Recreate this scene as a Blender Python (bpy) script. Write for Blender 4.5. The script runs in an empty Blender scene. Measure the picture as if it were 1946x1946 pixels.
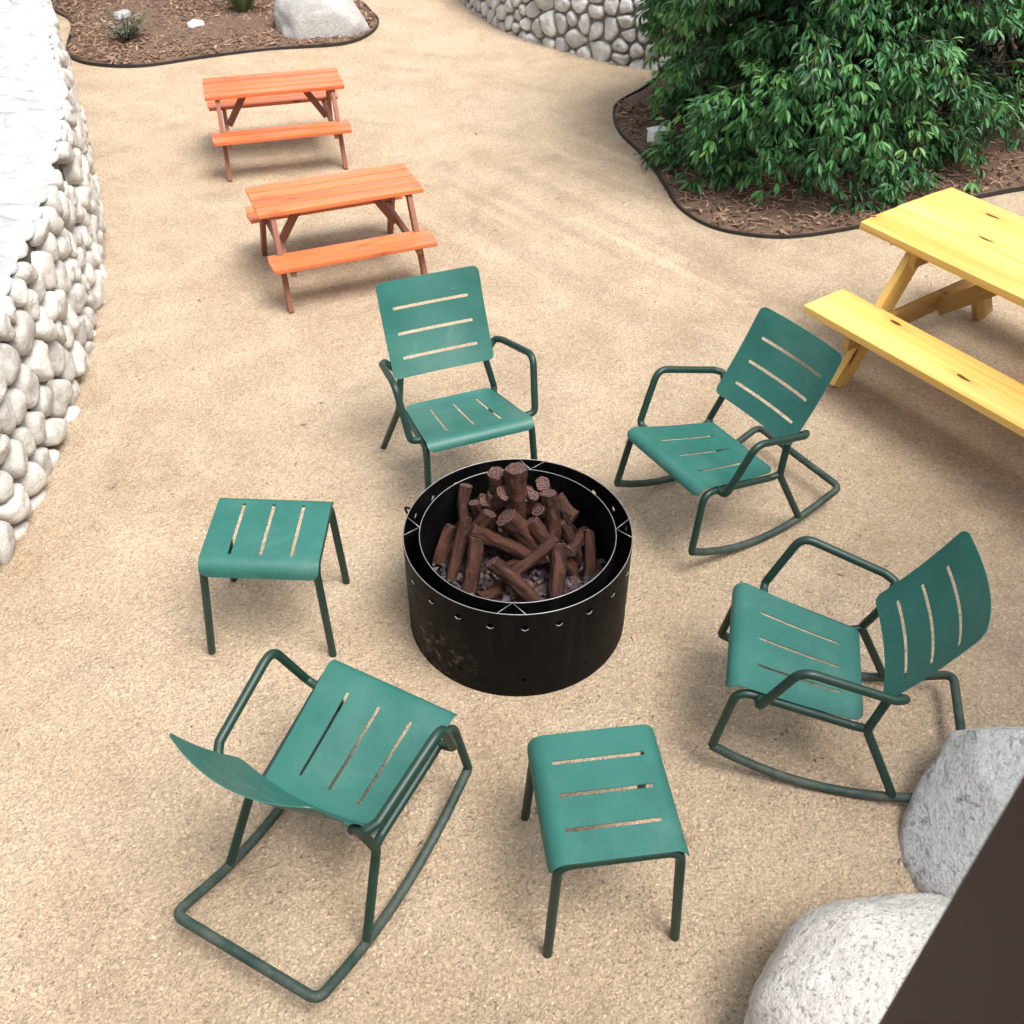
import bpy, bmesh, math, random
from mathutils import Vector, Matrix, noise, geometry
R = math.radians
rnd = random.Random(11)
scene = bpy.context.scene
COL = scene.collection

# ------------------------------------------------------------------ helpers
def link(o, parent=None):
    COL.objects.link(o)
    if parent is not None:
        o.parent = parent
    return o

def tag(o, label=None, cat=None, group=None, kind=None):
    if label: o['label'] = label
    if cat: o['category'] = cat
    if group: o['group'] = group
    if kind: o['kind'] = kind
    return o

def empty(name, loc, rz=0.0, tilt=(0, 0)):
    o = bpy.data.objects.new(name, None)
    o.empty_display_size = 0.1
    o.location = loc
    o.rotation_euler = (tilt[0], tilt[1], rz)
    return link(o)

def mesh_obj(name, bm_or_data, mat, parent=None, smooth=True, tints=None, angle=None):
    me = bpy.data.meshes.new(name)
    if isinstance(bm_or_data, bmesh.types.BMesh):
        bm_or_data.to_mesh(me); bm_or_data.free()
    else:
        me.from_pydata(bm_or_data[0], [], bm_or_data[1])
    if tints is not None:
        at = me.attributes.new('tint', 'FLOAT', 'FACE')
        at.data.foreach_set('value', tints)
    me.materials.append(mat)
    if smooth:
        me.polygons.foreach_set('use_smooth', [True] * len(me.polygons))
        if angle:
            me.set_sharp_from_angle(angle=R(angle))
    me.update()
    return link(bpy.data.objects.new(name, me), parent)

def copy_tree(o, parent=None):
    c = o.copy(); link(c, parent)
    for ch in list(o.children):
        copy_tree(ch, c)
    return c

def smooth_path(pts, rad, n=7):
    """polyline with rounded corners; rad: one radius or a list per corner"""
    pts = [Vector(p) for p in pts]
    out = [pts[0]]
    for i in range(1, len(pts) - 1):
        r = rad if not isinstance(rad, (list, tuple)) else rad[i - 1]
        a, b, c = pts[i - 1], pts[i], pts[i + 1]
        u = (a - b); v = (c - b)
        lu, lv = u.length, v.length
        u.normalize(); v.normalize()
        ang = u.angle(v)
        if ang > math.pi - 0.02 or r <= 0:
            out.append(b); continue
        d = min(r / math.tan(ang / 2), lu * .48, lv * .48)
        p, q = b + u * d, b + v * d
        for k in range(n + 1):
            t = k / n
            out.append(p.lerp(b, t).lerp(b.lerp(q, t), t))
    out.append(pts[-1])
    return out

def tube(bm, path, r, seg=12, caps=True):
    path = [Vector(p) for p in path]
    n = len(path)
    up = None; rings = []
    for i in range(n):
        t = (path[min(i + 1, n - 1)] - path[max(i - 1, 0)]).normalized()
        if up is None:
            a = Vector((0, 0, 1)) if abs(t.z) < .9 else Vector((1, 0, 0))
            up = (a - t * a.dot(t)).normalized()
        else:
            up = (up - t * up.dot(t)).normalized()
        w = t.cross(up)
        rr = r(i / (n - 1)) if callable(r) else r
        rings.append([bm.verts.new(path[i] + (up * math.cos(k * 2 * math.pi / seg) + w * math.sin(k * 2 * math.pi / seg)) * rr) for k in range(seg)])
    for i in range(n - 1):
        for k in range(seg):
            bm.faces.new((rings[i][k], rings[i][(k + 1) % seg], rings[i + 1][(k + 1) % seg], rings[i + 1][k]))
    if caps:
        bm.faces.new(rings[0][::-1]); bm.faces.new(rings[-1])
    return bm

def box(bm, sx, sy, sz, M=None, bev=0.004, seg=2):
    ret = bmesh.ops.create_cube(bm, size=1)
    vs = ret['verts']
    bmesh.ops.scale(bm, vec=(sx, sy, sz), verts=vs)
    if bev:
        es = list({e for v in vs for e in v.link_edges})
        rb = bmesh.ops.bevel(bm, geom=es, offset=bev, segments=seg, affect='EDGES', profile=.6)
        vs = list({v for f in rb['faces'] for v in f.verts} | {v for v in vs if v.is_valid})
    if M is not None:
        bmesh.ops.transform(bm, matrix=M, verts=vs)
    return vs

# ------------------------------------------------------------------ materials
class NT:
    def __init__(s, name):
        s.m = bpy.data.materials.new(name); s.m.use_nodes = True
        s.t = s.m.node_tree; s.t.nodes.clear()
        s.out = s.n('ShaderNodeOutputMaterial'); s.b = s.n('ShaderNodeBsdfPrincipled')
        s.l(s.b.outputs[0], s.out.inputs[0])
    def n(s, typ, **kw):
        nd = s.t.nodes.new(typ)
        for k, v in kw.items():
            if k.startswith('i_'):
                nd.inputs[k[2:].replace('_', ' ')].default_value = v
            else:
                setattr(nd, k, v)
        return nd
    def l(s, a, b): s.t.links.new(a, b)
    def coord(s, kind='Object', scale=(1, 1, 1), rot=(0, 0, 0), loc=(0, 0, 0)):
        tc = s.n('ShaderNodeTexCoord'); mp = s.n('ShaderNodeMapping')
        mp.inputs['Scale'].default_value = scale; mp.inputs['Rotation'].default_value = rot
        mp.inputs['Location'].default_value = loc
        s.l(tc.outputs[kind], mp.inputs[0]); return mp.outputs[0]
    def noise(s, co, scale, detail=4, rough=.55, dist=0, w=None):
        nd = s.n('ShaderNodeTexNoise')
        if w is not None:
            nd.noise_dimensions = '4D'; s.l(w, nd.inputs['W'])
        nd.inputs['Scale'].default_value = scale; nd.inputs['Detail'].default_value = detail
        nd.inputs['Roughness'].default_value = rough; nd.inputs['Distortion'].default_value = dist
        s.l(co, nd.inputs['Vector']); return nd.outputs[0]
    def voro(s, co, scale, feature='F1', rand=1, out='Distance'):
        nd = s.n('ShaderNodeTexVoronoi'); nd.feature = feature
        nd.inputs['Scale'].default_value = scale; nd.inputs['Randomness'].default_value = rand
        s.l(co, nd.inputs['Vector']); return nd.outputs[out]
    def ramp(s, f, stops, interp='LINEAR'):
        nd = s.n('ShaderNodeValToRGB'); nd.color_ramp.interpolation = interp
        el = nd.color_ramp.elements
        while len(el) > 1: el.remove(el[-1])
        for i, (p, c) in enumerate(stops):
            e = el[0] if i == 0 else el.new(p)
            e.position = p
            c = (c, c, c) if not isinstance(c, (tuple, list)) else c
            e.color = (*c[:3], 1)
        s.l(f, nd.inputs[0]); return nd.outputs[0]
    def mix(s, fac, a, b, mode='MIX'):
        nd = s.n('ShaderNodeMix'); nd.data_type = 'RGBA'; nd.blend_type = mode; nd.clamp_factor = True
        for sock, v in ((nd.inputs[0], fac), (nd.inputs[6], a), (nd.inputs[7], b)):
            if isinstance(v, (int, float)): sock.default_value = v
            elif isinstance(v, tuple): sock.default_value = (*v[:3], 1)
            else: s.l(v, sock)
        return nd.outputs[2]
    def math(s, op, a, b=None):
        nd = s.n('ShaderNodeMath'); nd.operation = op
        for i, v in enumerate((a, b)):
            if v is None: continue
            if isinstance(v, (int, float)): nd.inputs[i].default_value = v
            else: s.l(v, nd.inputs[i])
        return nd.outputs[0]
    def attr(s, name='tint'):
        nd = s.n('ShaderNodeAttribute'); nd.attribute_name = name; return nd.outputs['Fac']
    def objrand(s): return s.n('ShaderNodeObjectInfo').outputs['Random']
    def bump(s, h, strength=.3, dist=.01, prev=None):
        nd = s.n('ShaderNodeBump'); nd.inputs['Strength'].default_value = strength
        nd.inputs['Distance'].default_value = dist; s.l(h, nd.inputs['Height'])
        if prev is not None: s.l(prev, nd.inputs['Normal'])
        return nd.outputs[0]
    def fin(s, color=None, rough=None, normal=None, spec=None, metal=None, **kw):
        b = s.b
        for key, v in (('Base Color', color), ('Roughness', rough), ('Normal', normal), ('Specular IOR Level', spec), ('Metallic', metal)):
            if v is None: continue
            if isinstance(v, tuple): b.inputs[key].default_value = (*v[:3], 1)
            elif isinstance(v, (int, float)): b.inputs[key].default_value = v
            else: s.l(v, b.inputs[key])
        for k, v in kw.items(): b.inputs[k.replace('_', ' ')].default_value = v
        return s.m

def m_ground():
    s = NT('decomposed_granite')
    co = s.coord('Object')
    big = s.noise(co, .45, 4, .6)
    mid = s.noise(co, 2.6, 5, .6, .4)
    fine = s.noise(co, 84, 4, .7, 1.2)
    cell = s.voro(co, 85)
    cellc = s.n('ShaderNodeTexVoronoi'); cellc.inputs['Scale'].default_value = 140; s.l(co, cellc.inputs['Vector'])
    c1 = s.ramp(big, [(.3, (.43, .322, .212)), (.7, (.565, .448, .325))])
    c2 = s.ramp(mid, [(.3, (.40, .29, .182)), (.72, (.575, .46, .332))])
    c = s.mix(.5, c1, c2)
    gr = s.ramp(fine, [(.28, .38), (.42, .80), (.55, 1.06), (.70, 1.42)])
    c = s.mix(.85, c, gr, 'MULTIPLY')
    sp = s.ramp(cellc.outputs['Color'], [(0, .5), (.22, .88), (.7, 1.06), (1, 1.5)])
    c = s.mix(.6, c, sp, 'MULTIPLY')
    # faint sweeping rake / wheel marks beside the planted bed
    wv = s.n('ShaderNodeTexNoise'); wv.inputs['Scale'].default_value = 1; wv.inputs['Detail'].default_value = 3
    m2 = s.n('ShaderNodeMapping'); m2.inputs['Scale'].default_value = (.22, 5.0, 1)
    s.l(s.coord('Object', (1, 1, 1), (0, 0, R(50))), m2.inputs[0]); s.l(m2.outputs[0], wv.inputs['Vector'])
    st = s.ramp(wv.outputs[0], [(.40, .86), (.52, 1.0), (.60, 1.0), (.66, 1.2)])
    gd = s.n('ShaderNodeTexGradient'); gd.gradient_type = 'SPHERICAL'
    s.l(s.coord('Object', (.5, .5, .5), (0, 0, 0), (-.40, -3.30, 0)), gd.inputs[0])
    c = s.mix(s.math('MULTIPLY', gd.outputs[1], 1.6), c, s.mix(1, c, st, 'MULTIPLY'))
    # trodden, scuffed patches: darker loose grit between paler compacted areas
    sc = s.noise(co, 1.25, 6, .68, 1.6)
    c = s.mix(.7, c, s.ramp(sc, [(.33, .80), (.48, 1.0), (.62, 1.04), (.74, 1.14)]), 'MULTIPLY')
    heel = s.noise(co, 9, 3, .6, 2.0)
    c = s.mix(.55, c, s.ramp(heel, [(.27, .80), (.40, 1.0), (.68, 1.06)]), 'MULTIPLY')
    h = s.math('ADD', s.math('MULTIPLY', fine, 1.0), s.math('MULTIPLY', cell, .6))
    nb = s.bump(h, .8, .016)
    nb = s.bump(heel, .45, .03, nb); nb = s.bump(mid, .35, .06, nb)
    return s.fin(c, .95, nb, .2)

def m_green():
    s = NT('green_powder_coat')
    co = s.coord('Object')
    a = s.noise(co, 5, 4); f = s.noise(co, 140, 2, .7)
    tc = s.n('ShaderNodeTexCoord')
    c = s.ramp(a, [(.3, (.014, .099, .079)), (.7, (.020, .128, .103))])
    dust = s.ramp(f, [(.55, 0.0), (.8, 1.0)])
    c = s.mix(s.math('MULTIPLY', dust, .12), c, (.25, .33, .28))
    blot = s.ramp(s.noise(co, 2.6, 6, .7, .8, s.math('MULTIPLY', s.objrand(), 20.0)), [(.5, 0.0), (.72, 1.0)])
    c = s.mix(s.math('MULTIPLY', blot, .16), c, (.20, .27, .22))
    scr = s.ramp(s.noise(s.coord('Object', (3, 60, 60), (0, 0, R(35))), 1, 3, .6, .4), [(.70, 0.0), (.76, 1.0)])
    c = s.mix(s.math('MULTIPLY', scr, .22), c, (.18, .34, .28))
    return s.fin(c, s.ramp(a, [(.3, .44), (.7, .56)]), s.bump(f, .08, .001), .42)

def m_runner():
    s = NT('worn_green_tube')
    co = s.coord('Object')
    a = s.noise(co, 9, 5, .65); f = s.noise(co, 90, 3, .7)
    c = s.mix(s.ramp(s.math('ADD', s.math('MULTIPLY', a, .7), s.math('MULTIPLY', f, .3)), [(.42, 0.05), (.66, .6)]), (.008, .034, .026), (.12, .12, .098))
    return s.fin(c, .6, s.bump(f, .25, .002), .4)

def m_tube():
    s = NT('dark_green_tube')
    co = s.coord('Object'); a = s.noise(co, 12, 4, .6)
    c = s.ramp(a, [(.3, (.0055, .027, .019)), (.7, (.0085, .040, .029))])
    return s.fin(c, .45, s.bump(s.noise(co, 150, 2), .1, .001), .5)

def m_wood(name, c_dark, c_mid, c_light, rough=.45, knots=(1.7, 5.5, 0.06), coat=0, grain=(1.3, 26, 26), spec=.5, knotcol=(.10, .045, .015)):
    s = NT(name)
    tint = s.attr(); rr = s.objrand()
    w = s.math('ADD', s.math('MULTIPLY', tint, 13.0), s.math('MULTIPLY', rr, 31.0))
    g = s.noise(s.coord('Object', grain), 1, 5, .6, .9, w)
    g2 = s.noise(s.coord('Object', (.5, 7, 7)), 1, 3, .5, .5, w)
    c = s.ramp(g, [(.28, c_dark), (.5, c_mid), (.74, c_light)])
    c = s.mix(.45, c, s.ramp(g2, [(.28, c_dark), (.42, c_mid), (.7, c_light)]))
    bt = s.math('ADD', .91, s.math('MULTIPLY', tint, .16))
    cc = s.n('ShaderNodeCombineColor')
    for i in range(3): s.l(bt, cc.inputs[i])
    c = s.mix(1, c, cc.outputs[0], 'MULTIPLY')
    if knots:
        vo = s.n('ShaderNodeTexVoronoi'); vo.voronoi_dimensions = '2D'; vo.inputs['Scale'].default_value = 1
        mp = s.coord('Object', (knots[0], knots[1], 0))
        ad = s.n('ShaderNodeVectorMath'); ad.operation = 'ADD'; s.l(mp, ad.inputs[0])
        cx = s.n('ShaderNodeCombineXYZ'); s.l(w, cx.inputs[0]); s.l(s.math('MULTIPLY', w, .37), cx.inputs[1]); s.l(cx.outputs[0], ad.inputs[1])
        wob = s.n('ShaderNodeTexNoise'); wob.inputs['Scale'].default_value = 3.5; wob.inputs['Detail'].default_value = 3
        s.l(ad.outputs[0], wob.inputs['Vector'])
        ad2 = s.n('ShaderNodeMix'); ad2.data_type = 'RGBA'; ad2.blend_type = 'LINEAR_LIGHT'; ad2.inputs[0].default_value = .10
        s.l(ad.outputs[0], ad2.inputs[6]); s.l(wob.outputs[1], ad2.inputs[7])
        s.l(ad2.outputs[2], vo.inputs['Vector'])
        core = s.ramp(vo.outputs['Distance'], [(0, 1), (knots[2] * .75, 1), (knots[2], 0)])
        halo = s.ramp(vo.outputs['Distance'], [(0, .55), (knots[2] * 1.1, .5), (knots[2] * 3, 0)])
        c = s.mix(halo, c, c_dark)
        c = s.mix(core, c, knotcol)
    nb = s.bump(g, .15, .003)
    m = s.fin(c, rough, nb, spec)
    if coat:
        s.b.inputs['Coat Weight'].default_value = coat; s.b.inputs['Coat Roughness'].default_value = .3
    return m

def m_stone(name, c0, c1, speck=.5, vein=0, spscale=170, bump=.5):
    s = NT(name)
    tint = s.attr(); rr = s.objrand()
    co = s.coord('Object')
    w = s.math('ADD', s.math('MULTIPLY', tint, 20.0), s.math('MULTIPLY', rr, 9.0))
    a = s.noise(co, 6, 6, .65, .3, w); f = s.noise(co, spscale, 2, .7); b = s.noise(co, 28, 5, .7)
    c = s.mix(s.ramp(a, [(.3, 0.0), (.7, 1.0)]), c0, c1)
    c = s.mix(s.math('MULTIPLY', s.ramp(f, [(.33, 1.0), (.46, 0.0)]), speck), c, (.16, .15, .135))
    c = s.mix(.55, c, s.ramp(b, [(.25, .72), (.5, 1.0), (.75, 1.12)]), 'MULTIPLY')
    bt = s.ramp(tint, [(0, .78), (1, 1.12)])
    c = s.mix(1, c, bt, 'MULTIPLY')
    warm = s.ramp(s.noise(co, 2.2, 3, .5, 0, w), [(.55, 0.0), (.75, 1.0)])
    c = s.mix(s.math('MULTIPLY', warm, .22), c, (.52, .42, .30))
    if vein:
        vn = s.noise(s.coord('Object', (1, 1, 2.2), (R(30), R(25), 0)), 9, 7, .7, 2.2)
        c = s.mix(s.math('MULTIPLY', s.ramp(vn, [(.36, 1.0), (.47, 0.0)]), vein), c, (.22, .225, .23))
    nb = s.bump(b, bump, .02); nb = s.bump(f, bump * .5, .004, nb)
    if vein: nb = s.bump(vn, .5, .03, nb)
    return s.fin(c, .9, nb, .25)

def m_plain(name, c0, c1, scale=8, rough=.8, bump=.2, spec=.4, metal=0, tintmul=None):
    s = NT(name); co = s.coord('Object')
    a = s.noise(co, scale, 5, .6)
    c = s.ramp(a, [(.3, c0), (.7, c1)])
    if tintmul:
        c = s.mix(1, c, s.ramp(s.attr(), [(0, tintmul[0]), (1, tintmul[1])]), 'MULTIPLY')
    return s.fin(c, rough, s.bump(s.noise(co, scale * 6, 4), bump, .006), spec, metal)

def m_steel():
    s = NT('black_weathered_steel'); co = s.coord('Object')
    a = s.noise(co, 7, 6, .65, .3); f = s.noise(co, 60, 4, .7)
    st = s.noise(s.coord('Object', (14, 14, 1.6)), 1, 4, .6)
    c = s.ramp(a, [(.3, (.0022, .0022, .0026)), (.62, (.004, .004, .004)), (.8, (.011, .0095, .008))])
    c = s.mix(s.math('MULTIPLY', s.ramp(st, [(.52, 0.0), (.75, 1.0)]), .25), c, (.03, .028, .026))
    # sand-dust and scuffs low on one side of the wall
    gd = s.n('ShaderNodeTexGradient'); gd.gradient_type = 'SPHERICAL'
    s.l(s.coord('Object', (4.5, 4.5, 5), (0, 0, 0), (4.5 * .33, 4.5 * .30, -.55)), gd.inputs[0])
    sc = s.math('MULTIPLY', gd.outputs[1], s.ramp(s.noise(co, 26, 8, .8, .2), [(.52, 0.0), (.64, 1.0)]))
    c = s.mix(s.math('MULTIPLY', sc, 1.3), c, (.17, .14, .105))
    return s.fin(c, s.ramp(a, [(.3, .42), (.7, .62)]), s.bump(f, .15, .004), .08)

def m_leaf(name, cols, rough=.42):
    s = NT(name); t = s.attr()
    c = s.ramp(t, [(i / (len(cols) - 1), q) for i, q in enumerate(cols)])
    geo = s.n('ShaderNodeNewGeometry')
    c = s.mix(s.math('MULTIPLY', geo.outputs['Backfacing'], .45), c, (.10, .15, .065))
    co = s.coord('Object')
    m = s.fin(c, rough, None, .5)
    tr = s.n('ShaderNodeBsdfTranslucent'); s.l(c, tr.inputs[0])
    mx = s.n('ShaderNodeMixShader'); mx.inputs[0].default_value = .12
    s.l(s.b.outputs[0], mx.inputs[1]); s.l(tr.outputs[0], mx.inputs[2]); s.l(mx.outputs[0], s.out.inputs[0])
    return m

M = dict(
    ground=m_ground(), green=m_green(), tube=m_tube(), runner=m_runner(),
    yellow=m_wood('yellow_pine', (.60, .30, .055), (.79, .50, .13), (.87, .64, .25), .45, (1.5, 5.0, .065), 0, grain=(1.0, 34, 34), knotcol=(.09, .05, .012)),
    yellow_leg=m_wood('yellow_pine_dark', (.30, .17, .05), (.42, .255, .08), (.55, .36, .13), .6, (2.2, 6, .05)),
    orange=m_wood('orange_stained_wood', (.44, .075, .028), (.62, .145, .045), (.78, .27, .10), .38, (1.6, 7, .045), .35, knotcol=(.25, .06, .02)),
    orange_leg=m_wood('red_stained_wood', (.17, .06, .035), (.25, .095, .055), (.33, .14, .085), .6, None),
    stone=m_stone('pale_granite', (.49, .462, .415), (.66, .632, .585), .35, bump=.7),
    capstone=m_stone('white_capstone', (.41, .415, .42), (.55, .55, .545), .22, 0, 120, .5),
    backstone=m_stone('grey_granite', (.46, .45, .43), (.64, .63, .60), .4),
    speckled=m_stone('speckled_granite', (.76, .72, .655), (.87, .835, .775), .6, 0, 62, .8),
    veined=m_stone('veined_granite', (.78, .785, .78), (.89, .89, .88), .35, .8, 80, 1.0),
    boulder=m_stone('grey_boulder_granite', (.44, .43, .405), (.56, .55, .525), .5, 0, 90, .6),
    mortar=m_plain('grey_mortar', (.22, .215, .21), (.30, .295, .285), 20, .95, .4),
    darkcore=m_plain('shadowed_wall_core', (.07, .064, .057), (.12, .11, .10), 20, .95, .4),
    whitemortar=m_plain('pale_mortar', (.29, .29, .29), (.37, .37, .36), 14, .95, .4),
    steel=m_steel(),
    rimsteel=m_plain('bare_steel_edge', (.26, .26, .255), (.42, .42, .41), 30, .4, .1, .5, .6),
    edging=m_plain('dark_metal_edging', (.018, .014, .012), (.035, .028, .024), 20, .7, .2),
    soil=m_plain('brown_mulch_soil', (.085, .052, .035), (.16, .10, .068), 22, .95, .6),
    chips=m_plain('wood_chip', (.19, .112, .074), (.32, .205, .14), 30, .9, .3, .3, 0, (.35, 1.75)),
    gravel=m_plain('granite_gravel', (.36, .265, .175), (.50, .39, .28), 40, .9, .2, .3, 0, (.38, 1.75)),
    lava=m_plain('purple_lava_rock', (.045, .032, .037), (.095, .07, .078), 30, .85, .4, .4, 0, (.5, 1.8)),
    post=m_plain('dark_brown_paint', (.024, .0115, .021), (.028, .0135, .024), 3, .5, .03),
    white=m_plain('white_painted', (.74, .74, .73), (.82, .82, .81), 10, .6, .1),
    bark=m_plain('grey_bark', (.04, .038, .038), (.10, .095, .092), 14, .9, .8),
    twig=m_plain('brown_twig', (.035, .025, .016), (.07, .05, .032), 14, .9, .4),
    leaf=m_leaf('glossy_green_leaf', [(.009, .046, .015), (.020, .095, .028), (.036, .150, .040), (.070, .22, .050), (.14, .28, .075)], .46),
    darkleaf=m_leaf('shade_toned_leaf', [(.010, .028, .013), (.015, .042, .017), (.03, .06, .025), (.09, .095, .05)], .45),  # green-brown leaves, with overhead shade put into the darker tone
    grass=m_leaf('dry_green_grass', [(.06, .10, .025), (.10, .14, .04), (.20, .18, .075)], .6),
    sage=m_leaf('grey_green_sage', [(.09, .12, .07), (.14, .17, .11), (.19, .21, .15)], .7),
)
M['pane'] = m_plain('dark_window_glass', (.01, .012, .014), (.014, .016, .018), 2, .08, 0)
def m_log():
    s = NT('red_brown_log_bark')
    co = s.coord('Object', (26, 26, 5)); a = s.noise(co, 1, 6, .65, .6)
    rr = s.objrand()
    c = s.ramp(a, [(.3, (.008, .0038, .0026)), (.5, (.034, .0135, .0085)), (.75, (.115, .046, .027))])
    c = s.mix(s.math('MULTIPLY', rr, .35), c, (.075, .026, .012))
    return s.fin(c, .85, s.bump(s.math('ADD', a, s.math('MULTIPLY', s.voro(s.coord('Object', (40, 40, 14)), 1), .6)), 1.0, .018), .3)
def m_cut():
    s = NT('log_cut_end')
    co = s.coord('Object')
    wv = s.n('ShaderNodeTexWave'); wv.wave_type = 'RINGS'; wv.rings_direction = 'Z'
    wv.inputs['Scale'].default_value = 28; wv.inputs['Distortion'].default_value = 7; wv.inputs['Detail'].default_value = 4; wv.inputs['Detail Scale'].default_value = 2.5
    s.l(co, wv.inputs['Vector'])
    c = s.ramp(wv.outputs[1], [(.2, (.040, .018, .014)), (.7, (.075, .037, .030)), (.95, (.15, .085, .068))])
    return s.fin(c, .8, s.bump(wv.outputs[1], .3, .004), .3)
M['log'] = m_log(); M['cut'] = m_cut()

# ------------------------------------------------------------------ ground
bm = bmesh.new()
bmesh.ops.create_circle(bm, cap_ends=True, radius=70, segments=96)
ground = mesh_obj('ground', bm, M['ground'], smooth=False); tag(ground, kind='structure')

BED_A = [(-4.765, 11.324), (-4.447, 10.866), (-4.316, 10.571), (-4.166, 9.982), (-4.023, 9.671), (-3.739, 9.488), (-3.326, 9.464), (-2.821, 9.713), (-2.285, 9.941), (-1.637, 10.086), (-1.397, 10.389), (-1.346, 10.79), (-1.434, 11.088), (-1.659, 11.589), (-2.3, 12.6), (-3.6, 13.0), (-4.9, 12.4)]
BED_B = [(1.123, 8.959), (0.874, 8.596), (0.815, 8.308), (0.841, 7.948), (0.946, 7.607), (1.03, 7.286), (1.086, 6.95), (1.142, 6.635), (1.271, 6.388), (1.466, 6.243), (1.812, 6.186), (2.321, 6.341), (2.8, 6.58), (3.311, 6.82), (3.9, 7.0), (5.2, 7.2), (6.4, 7.9), (6.6, 9.4), (5.6, 10.6), (3.6, 10.7), (2.1, 10.2), (1.45, 9.5)]

def catmull(pts, n=8, closed=True):
    out = []; N = len(pts)
    rng = range(N) if closed else range(N - 1)
    for i in rng:
        if closed: p = [Vector(pts[(i + k) % N]) for k in (-1, 0, 1, 2)]
        else: p = [Vector(pts[min(max(i + k, 0), N - 1)]) for k in (-1, 0, 1, 2)]
        for k in range(n):
            t = k / n
            out.append(.5 * ((2 * p[1]) + (p[2] - p[0]) * t + (2 * p[0] - 5 * p[1] + 4 * p[2] - p[3]) * t * t + (3 * p[1] - p[0] - 3 * p[2] + p[3]) * t ** 3))
    if not closed: out.append(Vector(pts[-1]))
    return out

def inside(p, poly):
    c = False; n = len(poly); j = n - 1
    for i in range(n):
        a, b = poly[i], poly[j]
        if (a[1] > p[1]) != (b[1] > p[1]) and p[0] < (b[0] - a[0]) * (p[1] - a[1]) / (b[1] - a[1]) + a[0]:
            c = not c
        j = i
    return c

def edge_dist(p, poly):
    d = 1e9; P = Vector(p[:2])
    for i in range(len(poly)):
        q, f = geometry.intersect_point_line(P, poly[i], poly[(i + 1) % len(poly)])
        f = min(max(f, 0), 1)
        d = min(d, (poly[i].lerp(poly[(i + 1) % len(poly)], f) - P).length)
    return d

OCT = [(1, 0, 0), (0, 1, 0), (0, 0, 1), (-1, 0, 0), (0, -1, 0), (0, 0, -1)]
OF = [(0, 1, 2), (1, 3, 2), (3, 4, 2), (4, 0, 2), (1, 0, 5), (3, 1, 5), (4, 3, 5), (0, 4, 5)]
def scatter_stones(spots, name, mat, flat=.6, parent=None):
    V, F, T = [], [], []
    for (x, y, z, r) in spots:
        a = rnd.uniform(0, 6.3); ca, sa = math.cos(a), math.sin(a); b = len(V)
        ax, ay = r * rnd.uniform(.7, 1.35), r * rnd.uniform(.6, 1.0)
        for v in OCT:
            jx, jy, jz = (v[0] + rnd.uniform(-.25, .25)) * ax, (v[1] + rnd.uniform(-.25, .25)) * ay, (v[2] + rnd.uniform(-.2, .2)) * r * flat
            V.append((x + ca * jx - sa * jy, y + sa * jx + ca * jy, z + jz))
        t = rnd.random()
        for f in OF:
            F.append(tuple(b + i for i in f)); T.append(t)
    return mesh_obj(name, (V, F), mat, parent, smooth=False, tints=T)

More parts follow.
